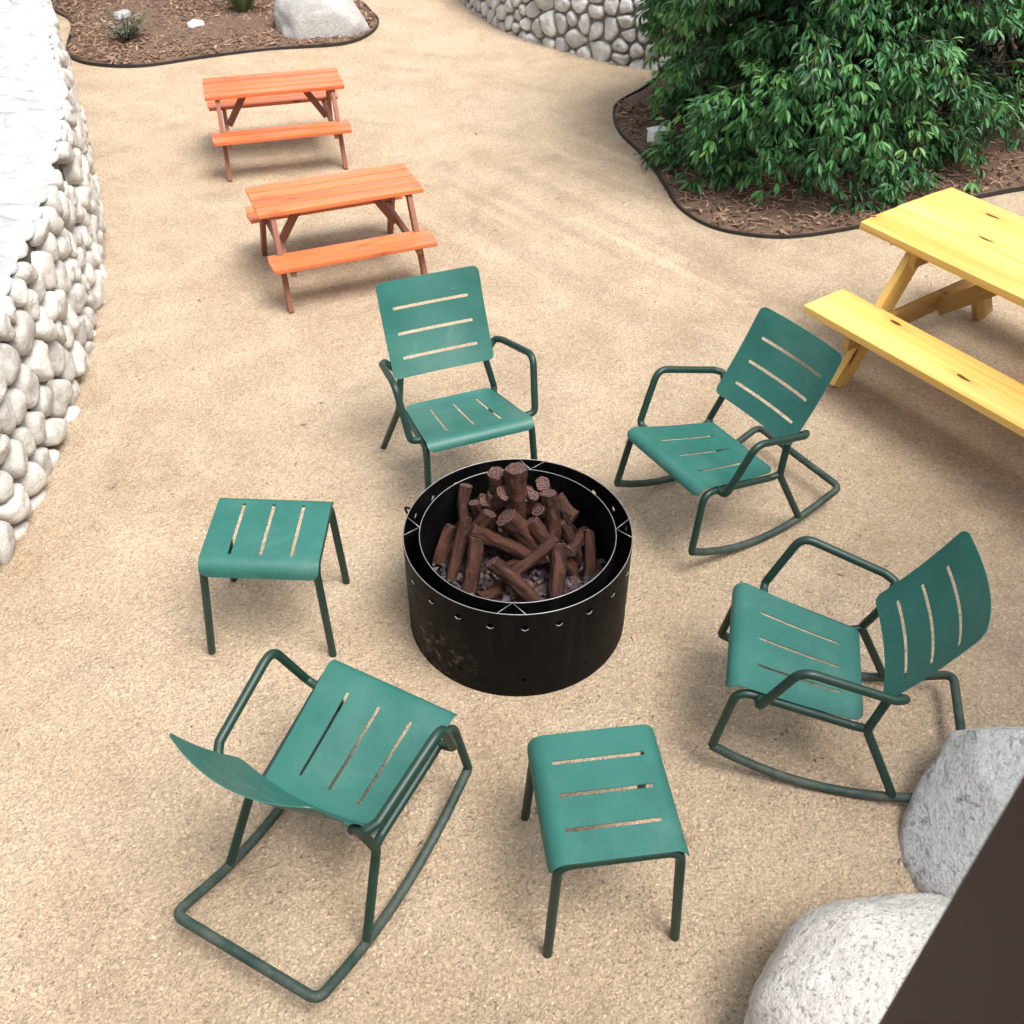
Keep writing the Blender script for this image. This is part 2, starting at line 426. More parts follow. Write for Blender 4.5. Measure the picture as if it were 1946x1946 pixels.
def garden_bed(poly, hmax, nchips, edge_label, chip_label, view_y):
    P = catmull(poly)
    c = sum((Vector(p) for p in poly), Vector((0, 0))) / len(poly)
    bm = bmesh.new(); rings = []
    for f, h in ((1.0, .004), (.985, .022), (.9, .035), (.7, .05), (.4, hmax), (.12, hmax)):
        rings.append([bm.verts.new((*(c + (p - c) * f), h + .012 * noise.noise(Vector((p.x * 3 * f, p.y * 3 * f, 1))))) for p in P])
    n = len(P)
    for i in range(len(rings) - 1):
        for k in range(n):
            bm.faces.new((rings[i][k], rings[i][(k + 1) % n], rings[i + 1][(k + 1) % n], rings[i + 1][k]))
    bm.faces.new(rings[-1])
    tag(mesh_obj('garden_bed', bm, M['soil']), kind='structure')
    # edging strip
    bm = bmesh.new(); ra = []
    for i, p in enumerate(P):
        t = (P[(i + 1) % n] - P[i - 1]).normalized(); nn = Vector((t.y, -t.x))
        zz = .026 + .010 * noise.noise(Vector((p.x * 1.5, p.y * 1.5, 7)))
        ra.append([bm.verts.new((*(p + nn * o), z)) for o, z in ((.008, -.02), (.008, zz), (-.004, zz), (-.004, -.02))])
    for i in range(n):
        for k in range(4):
            bm.faces.new((ra[i][k], ra[i][(k + 1) % 4], ra[(i + 1) % n][(k + 1) % 4], ra[(i + 1) % n][k]))
    bmesh.ops.recalc_face_normals(bm, faces=bm.faces)
    tag(mesh_obj('bed_edging', bm, M['edging'], smooth=False), edge_label, 'edging')
    # wood chips
    V, F, T = [], [], []
    xs = [p.x for p in P]; ys = [p.y for p in P]
    tries = 0; made = 0
    while made < nchips and tries < nchips * 12:
        tries += 1
        x, y = rnd.uniform(min(xs), max(xs)), rnd.uniform(min(ys), max(ys))
        if y > view_y or not inside((x, y), P): continue
        d = edge_dist((x, y), P)
        if d < .02: continue
        z = min(.03 + d * .05, hmax) + rnd.uniform(.0, .018)
        L, w, h = rnd.uniform(.025, .085), rnd.uniform(.006, .018), rnd.uniform(.002, .006)
        mat = Matrix.Translation((x, y, z)) @ Matrix.Rotation(rnd.uniform(0, 6.3), 4, 'Z') @ Matrix.Rotation(rnd.gauss(0, .3), 4, 'Y') @ Matrix.Rotation(rnd.gauss(0, .5), 4, 'X')
        b = len(V)
        bend = rnd.uniform(-.15, .15) * L
        for sx in (-1, 0, 1):
            for sy, sz in ((-1, -1), (1, -1), (1, 1), (-1, 1)):
                tp = .55 if sx else 1
                V.append(mat @ Vector((sx * L / 2, sy * w / 2 * tp + (bend if sx == 0 else 0), sz * h / 2)))
        for s0 in (0, 4):
            for k in range(4):
                F.append((b + s0 + k, b + s0 + (k + 1) % 4, b + s0 + 4 + (k + 1) % 4, b + s0 + 4 + k))
        F += [(b + 3, b + 2, b + 1, b), (b + 8, b + 9, b + 10, b + 11)]
        T += [min(1, max(0, rnd.gauss(.42, .27)))] * 10
        made += 1
    tag(mesh_obj('wood_chips', (V, F), M['chips'], smooth=False, tints=T), chip_label, 'mulch', kind='stuff')
    return P

PA = garden_bed(BED_A, .08, 6500, 'thin dark metal edging around the far mulch bed with the boulder', 'brown shredded wood mulch around the grey boulder', 12.4)
PB = garden_bed(BED_B, .07, 6000, 'thin dark edging curving round the mulch bed under the green shrub', 'brown shredded wood mulch under the leafy green shrubs', 8.6)

# loose grains of the gravel yard, densest close to the viewer
PIT = Vector((.0222, 2.8568)); PR, PRI, PH = .4379, .3769, .4507
spots = []
while len(spots) < 15000:
    y = 1.0 + 5.2 * rnd.random() ** 1.5; x = rnd.uniform(-.55, .55) * (y + 1.6)
    if x < -2.15: continue
    if noise.noise(Vector((x * 1.1, y * 1.1, 3))) < rnd.uniform(-.6, .35): continue
    if (Vector((x, y)) - PIT).length < PR + .01: continue
    if inside((x, y), PB): continue
    r = rnd.choice((.0024, .003, .0035, .0042, .0055)) * rnd.uniform(.8, 1.25)
    spots.append((x, y, r * .25, r))
for k in range(160):
    y = 1.1 + 4 * rnd.random() ** 1.3; x = rnd.uniform(-.5, .5) * (y + 1.4)
    if x < -2.1 or (Vector((x, y)) - PIT).length < PR + .02: continue
    spots.append((x, y, .002, rnd.uniform(.005, .009)))
tag(scatter_stones(spots, 'gravel', M['gravel']), 'fine tan gravel grains strewn over the yard', 'gravel', kind='stuff')

V, F, T = [], [], []
for k in range(70):
    y = 1.3 + 7 * rnd.random() ** 1.2; x = rnd.uniform(-.5, .5) * (y + 1.4)
    if x < -2.0 or (Vector((x, y)) - PIT).length < PR + .05 or inside((x, y), PB): continue
    a = rnd.uniform(0, 6.3); L = rnd.uniform(.008, .022); w = L * rnd.uniform(.2, .5); b = len(V)
    d = Vector((math.cos(a), math.sin(a), 0)); e = Vector((-d.y, d.x, 0)); p = Vector((x, y, .006))
    V += [p - d * L, p + e * w + Vector((0, 0, .004)), p + d * L + Vector((0, 0, .003)), p - e * w + Vector((0, 0, .002))]; F += [(b, b + 1, b + 2), (b, b + 2, b + 3)]; t = rnd.random(); T += [t, t]
tag(mesh_obj('leaf_litter', (V, F), M['chips'], smooth=False, tints=T), 'tiny dry leaf bits scattered over the gravel', 'leaf litter', kind='stuff')

# ------------------------------------------------------------------ dry stone walls
def vor_cells(pts, bounds, k=22):
    x0, x1, y0, y1 = bounds; cells = []
    for i, p in enumerate(pts):
        poly = [(x0, y0), (x1, y0), (x1, y1), (x0, y1)]
        near = sorted((j for j in range(len(pts)) if j != i), key=lambda j: (pts[j][0] - p[0]) ** 2 + (pts[j][1] - p[1]) ** 2)[:k]
        for j in near:
            q = pts[j]; mx, my = (p[0] + q[0]) / 2, (p[1] + q[1]) / 2; nx, ny = q[0] - p[0], q[1] - p[1]
            new = []
            for a in range(len(poly)):
                A, B = poly[a], poly[(a + 1) % len(poly)]
                da = (A[0] - mx) * nx + (A[1] - my) * ny; db = (B[0] - mx) * nx + (B[1] - my) * ny
                if da <= 0: new.append(A)
                if (da < 0) != (db < 0) and da != db:
                    t = da / (da - db); new.append((A[0] + (B[0] - A[0]) * t, A[1] + (B[1] - A[1]) * t))
            poly = new
            if len(poly) < 3: break
        if len(poly) >= 3: cells.append(poly)
    return cells

def packed(bounds, dmin, dmax, r):
    x0, x1, y0, y1 = bounds; pts = []; fails = 0
    while fails < 900:
        d = dmin + (dmax - dmin) * r.random() ** 1.6
        p = (r.uniform(x0, x1), r.uniform(y0, y1))
        if all((p[0] - q[0]) ** 2 + (p[1] - q[1]) ** 2 > (.5 * (d + q[2])) ** 2 for q in pts):
            pts.append((p[0], p[1], d)); fails = 0
        else: fails += 1
    return pts

def stones(cells, place, depth, gap, r, seg=20, rounding=2, jitter=.012, sq=(1, 1), tilt=.09):
    V, F, T = [], [], []
    for cell in cells:
        P = [Vector((a[0] / sq[0], a[1] / sq[1])) for a in cell]
        for _ in range(rounding):
            Q = []
            for i in range(len(P)):
                a, b = P[i], P[(i + 1) % len(P)]
                Q += [a.lerp(b, .27), a.lerp(b, .73)]
            P = Q
        # resample to even spacing
        per = [(P[(i + 1) % len(P)] - P[i]).length for i in range(len(P))]; tot = sum(per)
        if tot < .1: continue
        S = []; i = 0; acc = 0
        for k in range(seg):
            t = tot * k / seg
            while acc + per[i] < t and i < len(P) - 1: acc += per[i]; i += 1
            S.append(P[i].lerp(P[(i + 1) % len(P)], (t - acc) / max(per[i], 1e-6)))
        c = sum(S, Vector((0, 0))) / seg
        rad = sum((p - c).length for p in S) / seg
        sh = max(.55, 1 - gap / rad)
        D = depth * min(1.25, .45 + rad / .12) * r.uniform(.75, 1.2)
        sd = r.uniform(0, 100); tl = Vector((r.gauss(0, tilt), r.gauss(0, tilt)))
        b = len(V)
        prof = ((1.0, -.35), (1.0, .05), (.985, .38), (.93, .66), (.80, .87), (.58, .98), (.3, 1.03))
        for f, h in prof:
            for p in S:
                q = c + (p - c) * sh * f
                nz = noise.noise(Vector((q.x * 9, q.y * 9, sd))) * jitter * 2 + noise.noise(Vector((q.x * 28, q.y * 28, sd))) * jitter * .7
                hh = h * D + (nz + (q - c).dot(tl)) * min(1, max(0, h * 1.5))
                q2 = q + (p - c) * (noise.noise(Vector((p.x * 14, p.y * 14, sd + 5))) * .12)
                V.append(place(q2.x * sq[0], q2.y * sq[1], hh))
        V.append(place(c.x * sq[0], c.y * sq[1], D * 1.04))
        t = min(1, max(0, r.gauss(.5, .25)))
        for k in range(len(prof) - 1):
            for i in range(seg):
                F.append((b + k * seg + i, b + k * seg + (i + 1) % seg, b + (k + 1) * seg + (i + 1) % seg, b + (k + 1) * seg + i)); T.append(t)
        top = b + (len(prof) - 1) * seg; ctr = b + len(prof) * seg
        for i in range(seg):
            F.append((top + i, top + (i + 1) % seg, ctr)); T.append(t)
    return V, F, T

def stone_wall(curve, h, width, side, label, face_m, core_m, cap_m, capmortar_m, fd, fgap, cd, cgap, fsize, csize, seed, capcourse=True, capsq=(1.0, 1.0), batter=.03, inset=.045, drop=0.0):
    """curve: base line (2-D); side=+1: the face looks to the right of travel"""
    r = random.Random(seed)
    C = catmull(curve, 10, False)
    L = [0]
    for i in range(1, len(C)): L.append(L[-1] + (C[i] - C[i - 1]).length)
    def at(s):
        s = min(max(s, 0), L[-1] - 1e-4)
        lo, hi = 0, len(L) - 1
        while hi - lo > 1:
            m = (lo + hi) // 2
            if L[m] <= s: lo = m
            else: hi = m
        f = (s - L[lo]) / (L[hi] - L[lo]); t = (C[hi] - C[lo]).normalized()
        # blend tangents so neighbouring stones line up
        t2 = (C[min(hi + 1, len(C) - 1)] - C[max(lo - 1, 0)]).normalized()
        t = (t + t2).normalized()
        return C[lo].lerp(C[hi], f), Vector((t.y, -t.x)) * side
    def face(s, z, o):
        p, n = at(s); q = p + n * (o - inset - batter * z / h); return (q.x, q.y, z)
    def cap(s, w, o):
        p, n = at(s); q = p + n * (fd * .55 - inset - batter - w); return (q.x, q.y, h - .01 + o)
    root = empty('stone_wall', (C[len(C) // 2].x, C[len(C) // 2].y, 0)); tag(root, label, 'stone wall')
    inv = Matrix.Translation(-Vector(root.location))
    def put(name, data, mat, **k):
        o = mesh_obj(name, ([inv @ Vector(v) for v in data[0]], data[1]), mat, root, **k); return o
    # core body
    N = int(L[-1] / .12); V = []; F = []
    for i in range(N + 1):
        s = L[-1] * i / N
        V += [face(s, -.05, -.02), face(s, h - .02, -.02), cap(s, width, -.012), (*cap(s, width, 0)[:2], -.05)]
    for i in range(N):
        for k in range(4):
            a, b = i * 4 + k, i * 4 + (k + 1) % 4; F.append((a, b, b + 4, a + 4))
    F += [(0, 1, 2, 3), tuple(N * 4 + k for k in (3, 2, 1, 0))]
    bmc = bmesh.new(); vv = [bmc.verts.new(inv @ Vector(v)) for v in V]
    for f in F: bmc.faces.new([vv[i] for i in f])
    bmesh.ops.recalc_face_normals(bmc, faces=bmc.faces)
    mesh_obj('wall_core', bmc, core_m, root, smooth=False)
    fb = (0, L[-1], -.06, h - .005)
    V, F, T = stones([c for c in vor_cells(packed(fb, *fsize, r), fb) if r.random() >= drop], face, fd, fgap, r)
    put('face_stones', (V, F), face_m, tints=T)
    if capcourse:
        cb = (0, L[-1] / capsq[0], 0, width / capsq[1])
        V, F, T = stones(vor_cells(packed(cb, *csize, r), cb), lambda a, b_, o: cap(a * capsq[0], b_ * capsq[1], o), cd, cgap, r, jitter=.004, tilt=.015)
        put('capstones', (V, F), cap_m, tints=T)
    # mortar bed just under the capstones
    V = []; F = []
    for i in range(N + 1):
        s = L[-1] * i / N
        V += [cap(s, .03, .006), cap(s, width - .03, .006)]
    for i in range(N): F.append((i * 2, i * 2 + 1, i * 2 + 3, i * 2 + 2))
    bmc = bmesh.new(); vv = [bmc.verts.new(inv @ Vector(v)) for v in V]
    for f in F: bmc.faces.new([vv[i] for i in f])
    bmesh.ops.recalc_face_normals(bmc, faces=bmc.faces)
    if sum(f.normal.z for f in bmc.faces) < 0: bmesh.ops.reverse_faces(bmc, faces=bmc.faces)
    mesh_obj('cap_mortar', bmc, capmortar_m, root, smooth=False)
    return root

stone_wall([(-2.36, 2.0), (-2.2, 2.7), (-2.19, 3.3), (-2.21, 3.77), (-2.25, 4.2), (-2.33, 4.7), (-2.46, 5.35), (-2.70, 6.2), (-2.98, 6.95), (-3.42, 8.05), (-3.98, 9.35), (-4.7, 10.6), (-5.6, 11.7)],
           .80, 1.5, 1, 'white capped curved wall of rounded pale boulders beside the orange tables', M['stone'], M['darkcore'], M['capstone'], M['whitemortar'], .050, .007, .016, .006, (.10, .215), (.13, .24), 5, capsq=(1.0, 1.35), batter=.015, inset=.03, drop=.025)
stone_wall([(4.4, 9.9), (3.2, 9.35), (2.2, 9.25), (1.5, 9.33), (.96, 9.55), (.59, 9.82), (.2, 10.18), (-.14, 10.58), (-.47, 11.28), (-.72, 12.2), (-.75, 13.2)],
           .56, .5, -1, 'low grey mortared cobblestone wall behind the big green shrub', M['backstone'], M['mortar'], M['capstone'], M['whitemortar'], .035, .009, .02, .008, (.085, .235), (.2, .34), 8)

# ------------------------------------------------------------------ boulders
def boulder(name, c, rx, ry, rz, seed, mat, label, rot=0, lumps=.18, sub=5, cut=None, fineamp=.02, group=None, facets=5):
    bm = bmesh.new(); bmesh.ops.create_icosphere(bm, subdivisions=sub, radius=1)
    for v in bm.verts:
        d = v.co.normalized()
        f = 1 + lumps * noise.noise(d * 1.2 + Vector((seed, 0, 0))) + lumps * .45 * noise.noise(d * 2.9 + Vector((0, seed, 0))) + fineamp * noise.noise(d * 9 + Vector((seed, seed, 0))) + fineamp * .5 * noise.noise(d * 22 + Vector((seed, seed, 0)))
        p = d * f
        # planar facets chipped off
        for k in range(facets):
            rr = random.Random(seed * 31 + k)
            pn = Vector((rr.uniform(-1, 1), rr.uniform(-1, 1), rr.uniform(-.2, 1))).normalized(); lim = rr.uniform(.80, .95) if facets < 8 else rr.uniform(.76, .93)
            o = p.dot(pn) - lim
            if o > 0: p -= pn * o * (.8 if facets < 8 else .88)
        v.co = (p.x * rx, p.y * ry, p.z * rz)
    o = mesh_obj(name, bm, mat); o.location = c; o.rotation_euler = (0, 0, R(rot))
    tag(o, label, 'boulder', group); return o
boulder('boulder', (-1.87, 10.52, .06), .45, .38, .38, 3, M['boulder'], 'grey granite boulder at the corner of the far mulch bed', 10, .14, facets=2)
boulder('boulder', (1.125, 1.06, .17), .46, .47, .37, 7, M['speckled'], 'rounded speckled white boulder at the bottom edge beside the dark post', 20, .10)
boulder('boulder', (1.765, 1.765, .12), .44, .45, .40, 12, M['veined'], 'grey veined white boulder behind the speckled boulder and the rocking chair', 40, .16, fineamp=.06, facets=11)
def chunk(c, s, seed, label, mat=None):
    bm = bmesh.new(); bmesh.ops.create_icosphere(bm, subdivisions=3, radius=1)
    for v in bm.verts:
        f = 1 + .3 * noise.noise(v.co * 1.5 + Vector((seed, 0, 0)))
        v.co = (v.co.x * s[0] * f, v.co.y * s[1] * f, v.co.z * s[2] * f)
    o = mesh_obj('rock', bm, mat or M['white']); o.location = c; o.rotation_euler = (0, 0, R(seed * 37)); tag(o, label, 'rock'); return o
chunk((-3.05, 10.38, .10), (.085, .04, .04), 1, 'bright white stone chip lying in the far mulch')
chunk((-3.84, 10.70, .09), (.10, .07, .05), 2, 'small buff stone behind the grey green sage plant', M['boulder'])

# white utility box half hidden by the shrub
bx = empty('utility_box', (1.10, 7.70, .03), R(25)); tag(bx, 'small white box half hidden under the left edge of the shrub', 'utility box')
b = bmesh.new(); box(b, .13, .10, .09, Matrix.Translation((0, 0, .045)), .008); mesh_obj('box_body', b, M['white'], bx, smooth=True, angle=40)
b = bmesh.new(); box(b, .142, .112, .018, Matrix.Translation((0, 0, .1)), .006); mesh_obj('lid', b, M['white'], bx, smooth=True, angle=40)

# ------------------------------------------------------------------ sheet metal
def sheet(outline, holes, cuts_u, cuts_v, mapf, thick):
    bm = bmesh.new()
    loops = [outline] + holes
    flat = [Vector((x, y, 0)) for lp in loops for x, y in lp]
    tris = geometry.tessellate_polygon([[Vector((x, y, 0)) for x, y in lp] for lp in loops])
    vs = [bm.verts.new(v) for v in flat]
    for t in tris:
        try: bm.faces.new([vs[i] for i in t])
        except ValueError: pass
    bmesh.ops.recalc_face_normals(bm, faces=bm.faces)
    for axis, cuts in ((Vector((1, 0, 0)), cuts_u), (Vector((0, 1, 0)), cuts_v)):
        for c in cuts:
            bmesh.ops.bisect_plane(bm, geom=bm.verts[:] + bm.edges[:] + bm.faces[:], plane_co=axis * c, plane_no=axis, dist=1e-6)
    for f in bm.faces:
        if f.normal.z < 0: f.normal_flip()
    for v in bm.verts: v.co = Vector(mapf(v.co.x, v.co.y))
    bm.normal_update()
    bmesh.ops.solidify(bm, geom=bm.faces[:], thickness=thick)
    bmesh.ops.recalc_face_normals(bm, faces=bm.faces)
    return bm

def rrect(x0, x1, y0, y1, r, n=5):
    out = []
    for cx, cy, a0 in ((x1 - r, y1 - r, 0), (x0 + r, y1 - r, 90), (x0 + r, y0 + r, 180), (x1 - r, y0 + r, 270)):
        for k in range(n + 1):
            a = R(a0 + 90 * k / n); out.append((cx + r * math.cos(a), cy + r * math.sin(a)))
    return out
def frange(a, b, n): return [a + (b - a) * i / n for i in range(1, n)]

# ------------------------------------------------------------------ stools
TR = .0152
def make_stool():
    root = empty('stool', (0, 0, 0))
    w, fl, rr, top = .2185, .150, .052, .4825
    arc = rr * math.pi / 2 * .92
    tot = fl + arc + .016
    def mp(u, v):
        s = abs(v); sg = 1 if v >= 0 else -1
        if s <= fl: return (u, v, top)
        a = min(s - fl, arc) / rr; ex = max(0, s - fl - arc)
        return (u, sg * (fl + rr * math.sin(a) + ex * math.cos(a)), top - rr * (1 - math.cos(a)) - ex * math.sin(a))
    holes = [rrect(i * .1139 - .0065, i * .1139 + .0065, -.142, .142, .006, 3)[::-1] for i in (-1, 0, 1)]
    bm = sheet(rrect(-w, w, -tot, tot, .036), holes, frange(-w, w, 6), [sg * (fl + arc * k / 9) for sg in (-1, 1) for k in range(0, 9)] + frange(-fl, fl, 4), mp, .003)
    mesh_obj('seat', bm, M['green'], root, angle=35)
    for sx in (-1, 1):
        pts = [(sx * .238, -.200, 0.0), (sx * .206, -.176, top - .022), (sx * .206, .176, top - .022), (sx * .238, .200, 0.0)]
        path = smooth_path(pts, .05, 8)
        k = len(path) // 2
        bm = bmesh.new(); tube(bm, path[:10], TR); mesh_obj('leg', bm, M['tube'], root, angle=50)
        bm = bmesh.new(); tube(bm, path[9:-9], TR); mesh_obj('side_rail', bm, M['tube'], root, angle=50)
        bm = bmesh.new(); tube(bm, path[-10:], TR); mesh_obj('leg', bm, M['tube'], root, angle=50)
    return root
SG = 'green metal stools around the fire pit'
s1 = make_stool(); s2 = copy_tree(s1)
s1.location = (-.938, 2.8236, .003); s1.rotation_euler = (0, R(2.0), R(-.5))
tag(s1, 'green slatted metal stool standing left of the fire pit', 'stool', SG)
s2.location = (.2788, 1.6959, 0); s2.rotation_euler = (0, 0, R(97.8))
tag(s2, 'green metal stool in front of the fire pit nearest the viewer', 'stool', SG)

# ------------------------------------------------------------------ rocking chairs
DZ = -.0135
def chair_upper(root, dz):
    top_b, top_f = Vector((0, -.178, .3465 + dz)), Vector((0, .232, .4625 + dz))
    d = (top_f - top_b); Ls = d.length; d.normalize(); nrm = Vector((0, -d.z, d.y)); rr = .040
    arc = rr * 1.75
    def mp(u, v):
        # v runs from the rear edge (0) to the rolled front lip
        wv = 1 + .16 * min(v / Ls, 1)
        if v <= Ls:
            p = top_b + d * v
            lift = .012 * max(0, (.05 - v) / .05) ** 2
            return (u * wv, p.y, p.z + lift - .006 * math.sin(math.pi * v / Ls))
        a = (v - Ls) / rr
        p = top_f + d * rr * math.sin(a) - nrm * rr * (1 - math.cos(a))
        return (u * wv, p.y, p.z)
    w = .2065
    off = lambda y: (y + .178) / (.232 + .178) * Ls
    holes = [rrect(i * .107 - .005, i * .107 + .005, off(-.108), off(.182), .0045, 3)[::-1] for i in (-1, 0, 1)]
    bm = sheet(rrect(-w, w, 0, Ls + arc, .03), holes, frange(-w, w, 6), frange(0, Ls, 10) + [Ls + arc * k / 9 for k in range(9)], mp, .003)
    mesh_obj('seat', bm, M['green'], root, angle=35)
    # backrest: concave sheet with three level slots
    pb, pt = Vector((0, -.2045, .4862 + dz)), Vector((0, -.4066, .8629 + dz))
    e = pt - pb; Lb = e.length; e.normalize(); nb = Vector((0, e.z, -e.y))
    wb = .2395
    def mb(u, v):
        p = pb + e * v - nb * ((.028 + .028 * v / Lb) * (1 - (u / wb) ** 2)) - nb * (.010 * math.sin(math.pi * v / Lb))
        return (u, p.y, p.z)
    hv = [(Vector((0, y, z)) - Vector((0, -.2045, .4862))).length for y, z in ((-.3713, .7555), (-.3218, .6493), (-.2701, .5502))]
    hv = [Lb * t for t in (.715, .452, .20)]
    holes = [rrect(-.177, .177, v - .0065, v + .0065, .0058, 3)[::-1] for v in hv]
    bm = sheet(rrect(-wb, wb, 0, Lb, .028, 6), holes, frange(-wb, wb, 16), frange(0, Lb, 8), mb, .003)
    mesh_obj('backrest', bm, M['green'], root, angle=35)
    def onback(x, v): 
        p = mb(x, v); return Vector(p) - nb * .019
    for s in (-1, 1):
        # arm: out of the back post, forward, down and curled in under the seat edge
        pa = onback(s * .205, .025)
        pts = [pa, (s * .262, -.262, .556 + dz), (s * .284, -.225, .568 + dz), (s * .310, .078, .662 + dz), (s * .285, .172, .428 + dz), (s * .225, .168, .418 + dz)]
        bm = bmesh.new(); tube(bm, smooth_path(pts, [.02, .03, .055, .03], 7), TR)
        mesh_obj('armrest', bm, M['tube'], root, angle=50)
    return onback, top_b, top_f, d, nrm, dz

def make_rocker():
    root = empty('rocking_chair', (0, 0, 0))
    onback, tb, tf, d, nrm, dz = chair_upper(root, DZ)
    def arcz(y): return .614 * (y + .159) ** 2 + .0305 + DZ
    for s in (-1, 1):
        fl = Vector((s * .262, .2877, arcz(.2877) + .002))
        pj = Vector((s * .226, -.190, .338 + dz))
        bend = Vector((s * .238, .243, .437 + dz))
        path = smooth_path([fl, bend, Vector((s * .216, -.150, .330 + dz)), pj], [.05, .04], 8)
        bm = bmesh.new(); tube(bm, path[:10], TR); mesh_obj('front_leg', bm, M['tube'], root, angle=50)
        bm = bmesh.new(); tube(bm, path[9:], TR); mesh_obj('seat_rail', bm, M['tube'], root, angle=50)
        rj = Vector((s * .267, -.340, arcz(-.340) + .004))
        q0, q1 = onback(s * .205, .0), onback(s * .205, .040)
        path = smooth_path([rj, Vector((s * .232, -.192, .338 + dz)), q0, q1], [.05, .04], 7)
        bm = bmesh.new(); tube(bm, path, TR); mesh_obj('back_post', bm, M['tube'], root, angle=50)
    side = lambda s: [(s * (.262 + .006 * k / 9), y, arcz(y)) for k, y in ((k, .2877 - (.2877 + .45) * k / 9) for k in range(10))]
    ys = .553
    rear = [(-.268, -.50, arcz(-.50)), (-.268, -ys - .02, arcz(-ys)), (.268, -ys - .02, arcz(-ys)), (.268, -.50, arcz(-.50))]
    core = smooth_path(rear, .085, 9)
    path = [Vector(p) for p in side(-1)] + core + [Vector(p) for p in side(1)[::-1]]
    bm = bmesh.new(); tube(bm, path, .0165, 14); mesh_obj('rocker_runner', bm, M['runner'], root, angle=50)
    return root

def make_armchair():
    root = empty('armchair', (0, 0, 0))
    onback, tb, tf, d, nrm, dz = chair_upper(root, .0183)
    for s in (-1, 1):
        path = smooth_path([Vector((s * .258, .290, 0)), Vector((s * .238, .243, .437 + dz)), Vector((s * .216, -.150, .330 + dz)), Vector((s * .226, -.190, .338 + dz))], [.05, .04], 8)
        bm = bmesh.new(); tube(bm, path[:10], TR); mesh_obj('front_leg', bm, M['tube'], root, angle=50)
        bm = bmesh.new(); tube(bm, path[9:], TR); mesh_obj('seat_rail', bm, M['tube'], root, angle=50)
        q0, q1 = onback(s * .205, .0), onback(s * .205, .040)
        path = smooth_path([Vector((s * .276, -.395, 0)), Vector((s * .232, -.192, .338 + dz)), q0, q1], [.05, .04], 7)
        bm = bmesh.new(); tube(bm, path, TR); mesh_obj('rear_leg', bm, M['tube'], root, angle=50)
    return root
CG = 'green metal rocking chairs around the fire pit'
r1 = make_rocker(); r2 = copy_tree(r1); r3 = copy_tree(r1)
k = 1.005
for o, x, y, a, lb in ((r1, .8499, 3.4257, 122.1, 'green metal rocking chair in front of the yellow picnic table facing the fire pit'),
                       (r2, 1.0258, 2.286, 77.9, 'green metal rocking chair with its rear runner behind the veined boulder'),
                       (r3, -.5099, 1.8665, -28.3, 'green metal rocking chair nearest the viewer with its back turned')):
    o.location = (x * k, y * k, 0); o.rotation_euler = (0, 0, R(a)); tag(o, lb, 'rocking chair', CG)
arm = make_armchair(); arm.location = (-.2287, 3.6831, 0); arm.rotation_euler = (0, 0, R(201.7))
tag(arm, 'green metal armchair on four straight legs behind the fire pit', 'armchair')

# ------------------------------------------------------------------ fire pit
pit = empty('fire_pit', (PIT.x, PIT.y, 0)); tag(pit, 'round black steel fire pit ring with a row of air holes', 'fire pit')
def holed_cylinder(rad, z0, z1, rows, thick):
    """rows: list of (z, half band, n, hole radius, phase)"""
    bm = bmesh.new()
    P3 = lambda a, z: (rad * math.cos(a), rad * math.sin(a), z)
    cache = {}
    def V(a, z):
        key = (round((a % (2 * math.pi)) * 1e5) % 628319, round(z * 1e5))
        if key not in cache: cache[key] = bm.verts.new(P3(a, z))
        return cache[key]
    zs = z0; NB = 88
    def band(za, zb):
        for i in range(NB):
            a, b = 2 * math.pi * i / NB, 2 * math.pi * (i + 1) / NB
            bm.faces.new((V(a, za), V(b, za), V(b, zb), V(a, zb)))
    for (z, hb, n, hr, ph) in rows:
        band(zs, z - hb)
        sub = NB // n
        for i in range(n):
            a0 = 2 * math.pi * i / n; w = 2 * math.pi / n
            ac = a0 + w / 2
            per = [(a0 + w * k / sub, z - hb) for k in range(sub)] + [(a0 + w, z - hb + 2 * hb * k / 4) for k in range(4)] + [(a0 + w - w * k / sub, z + hb) for k in range(sub)] + [(a0, z + hb - 2 * hb * k / 4) for k in range(4)]
            if (ph and i % 2): 
                c = bm.verts.new(P3(ac, z))
                for k in range(len(per)): bm.faces.new((V(*per[k]), V(*per[(k + 1) % len(per)]), c))
                continue
            hv = []
            for (a, zz) in per:
                th = math.atan2((zz - z), (a - ac) * rad)
                hv.append(bm.verts.new(P3(ac + hr * math.cos(th) / rad, z + hr * math.sin(th))))
            m = len(per)
            for k in range(m):
                bm.faces.new((V(*per[k]), V(*per[(k + 1) % m]), hv[(k + 1) % m], hv[k]))
        zs = z + hb
    band(zs, z1)
    bmesh.ops.recalc_face_normals(bm, faces=bm.faces)
    bm.normal_update()
    bmesh.ops.solidify(bm, geom=bm.faces[:], thickness=thick)
    bmesh.ops.recalc_face_normals(bm, faces=bm.faces)
    return bm
ow = mesh_obj('outer_ring', holed_cylinder(PR, -.01, PH, [(.098, .028, 22, .0095, 1), (PH - .066, .028, 22, .0125, 0)], .005), M['steel'], pit, angle=40)
ow.rotation_euler = (0, 0, R(3.3))
mesh_obj('inner_ring', holed_cylinder(PRI, .03, PH - .004, [], .005), M['steel'], pit, angle=40)
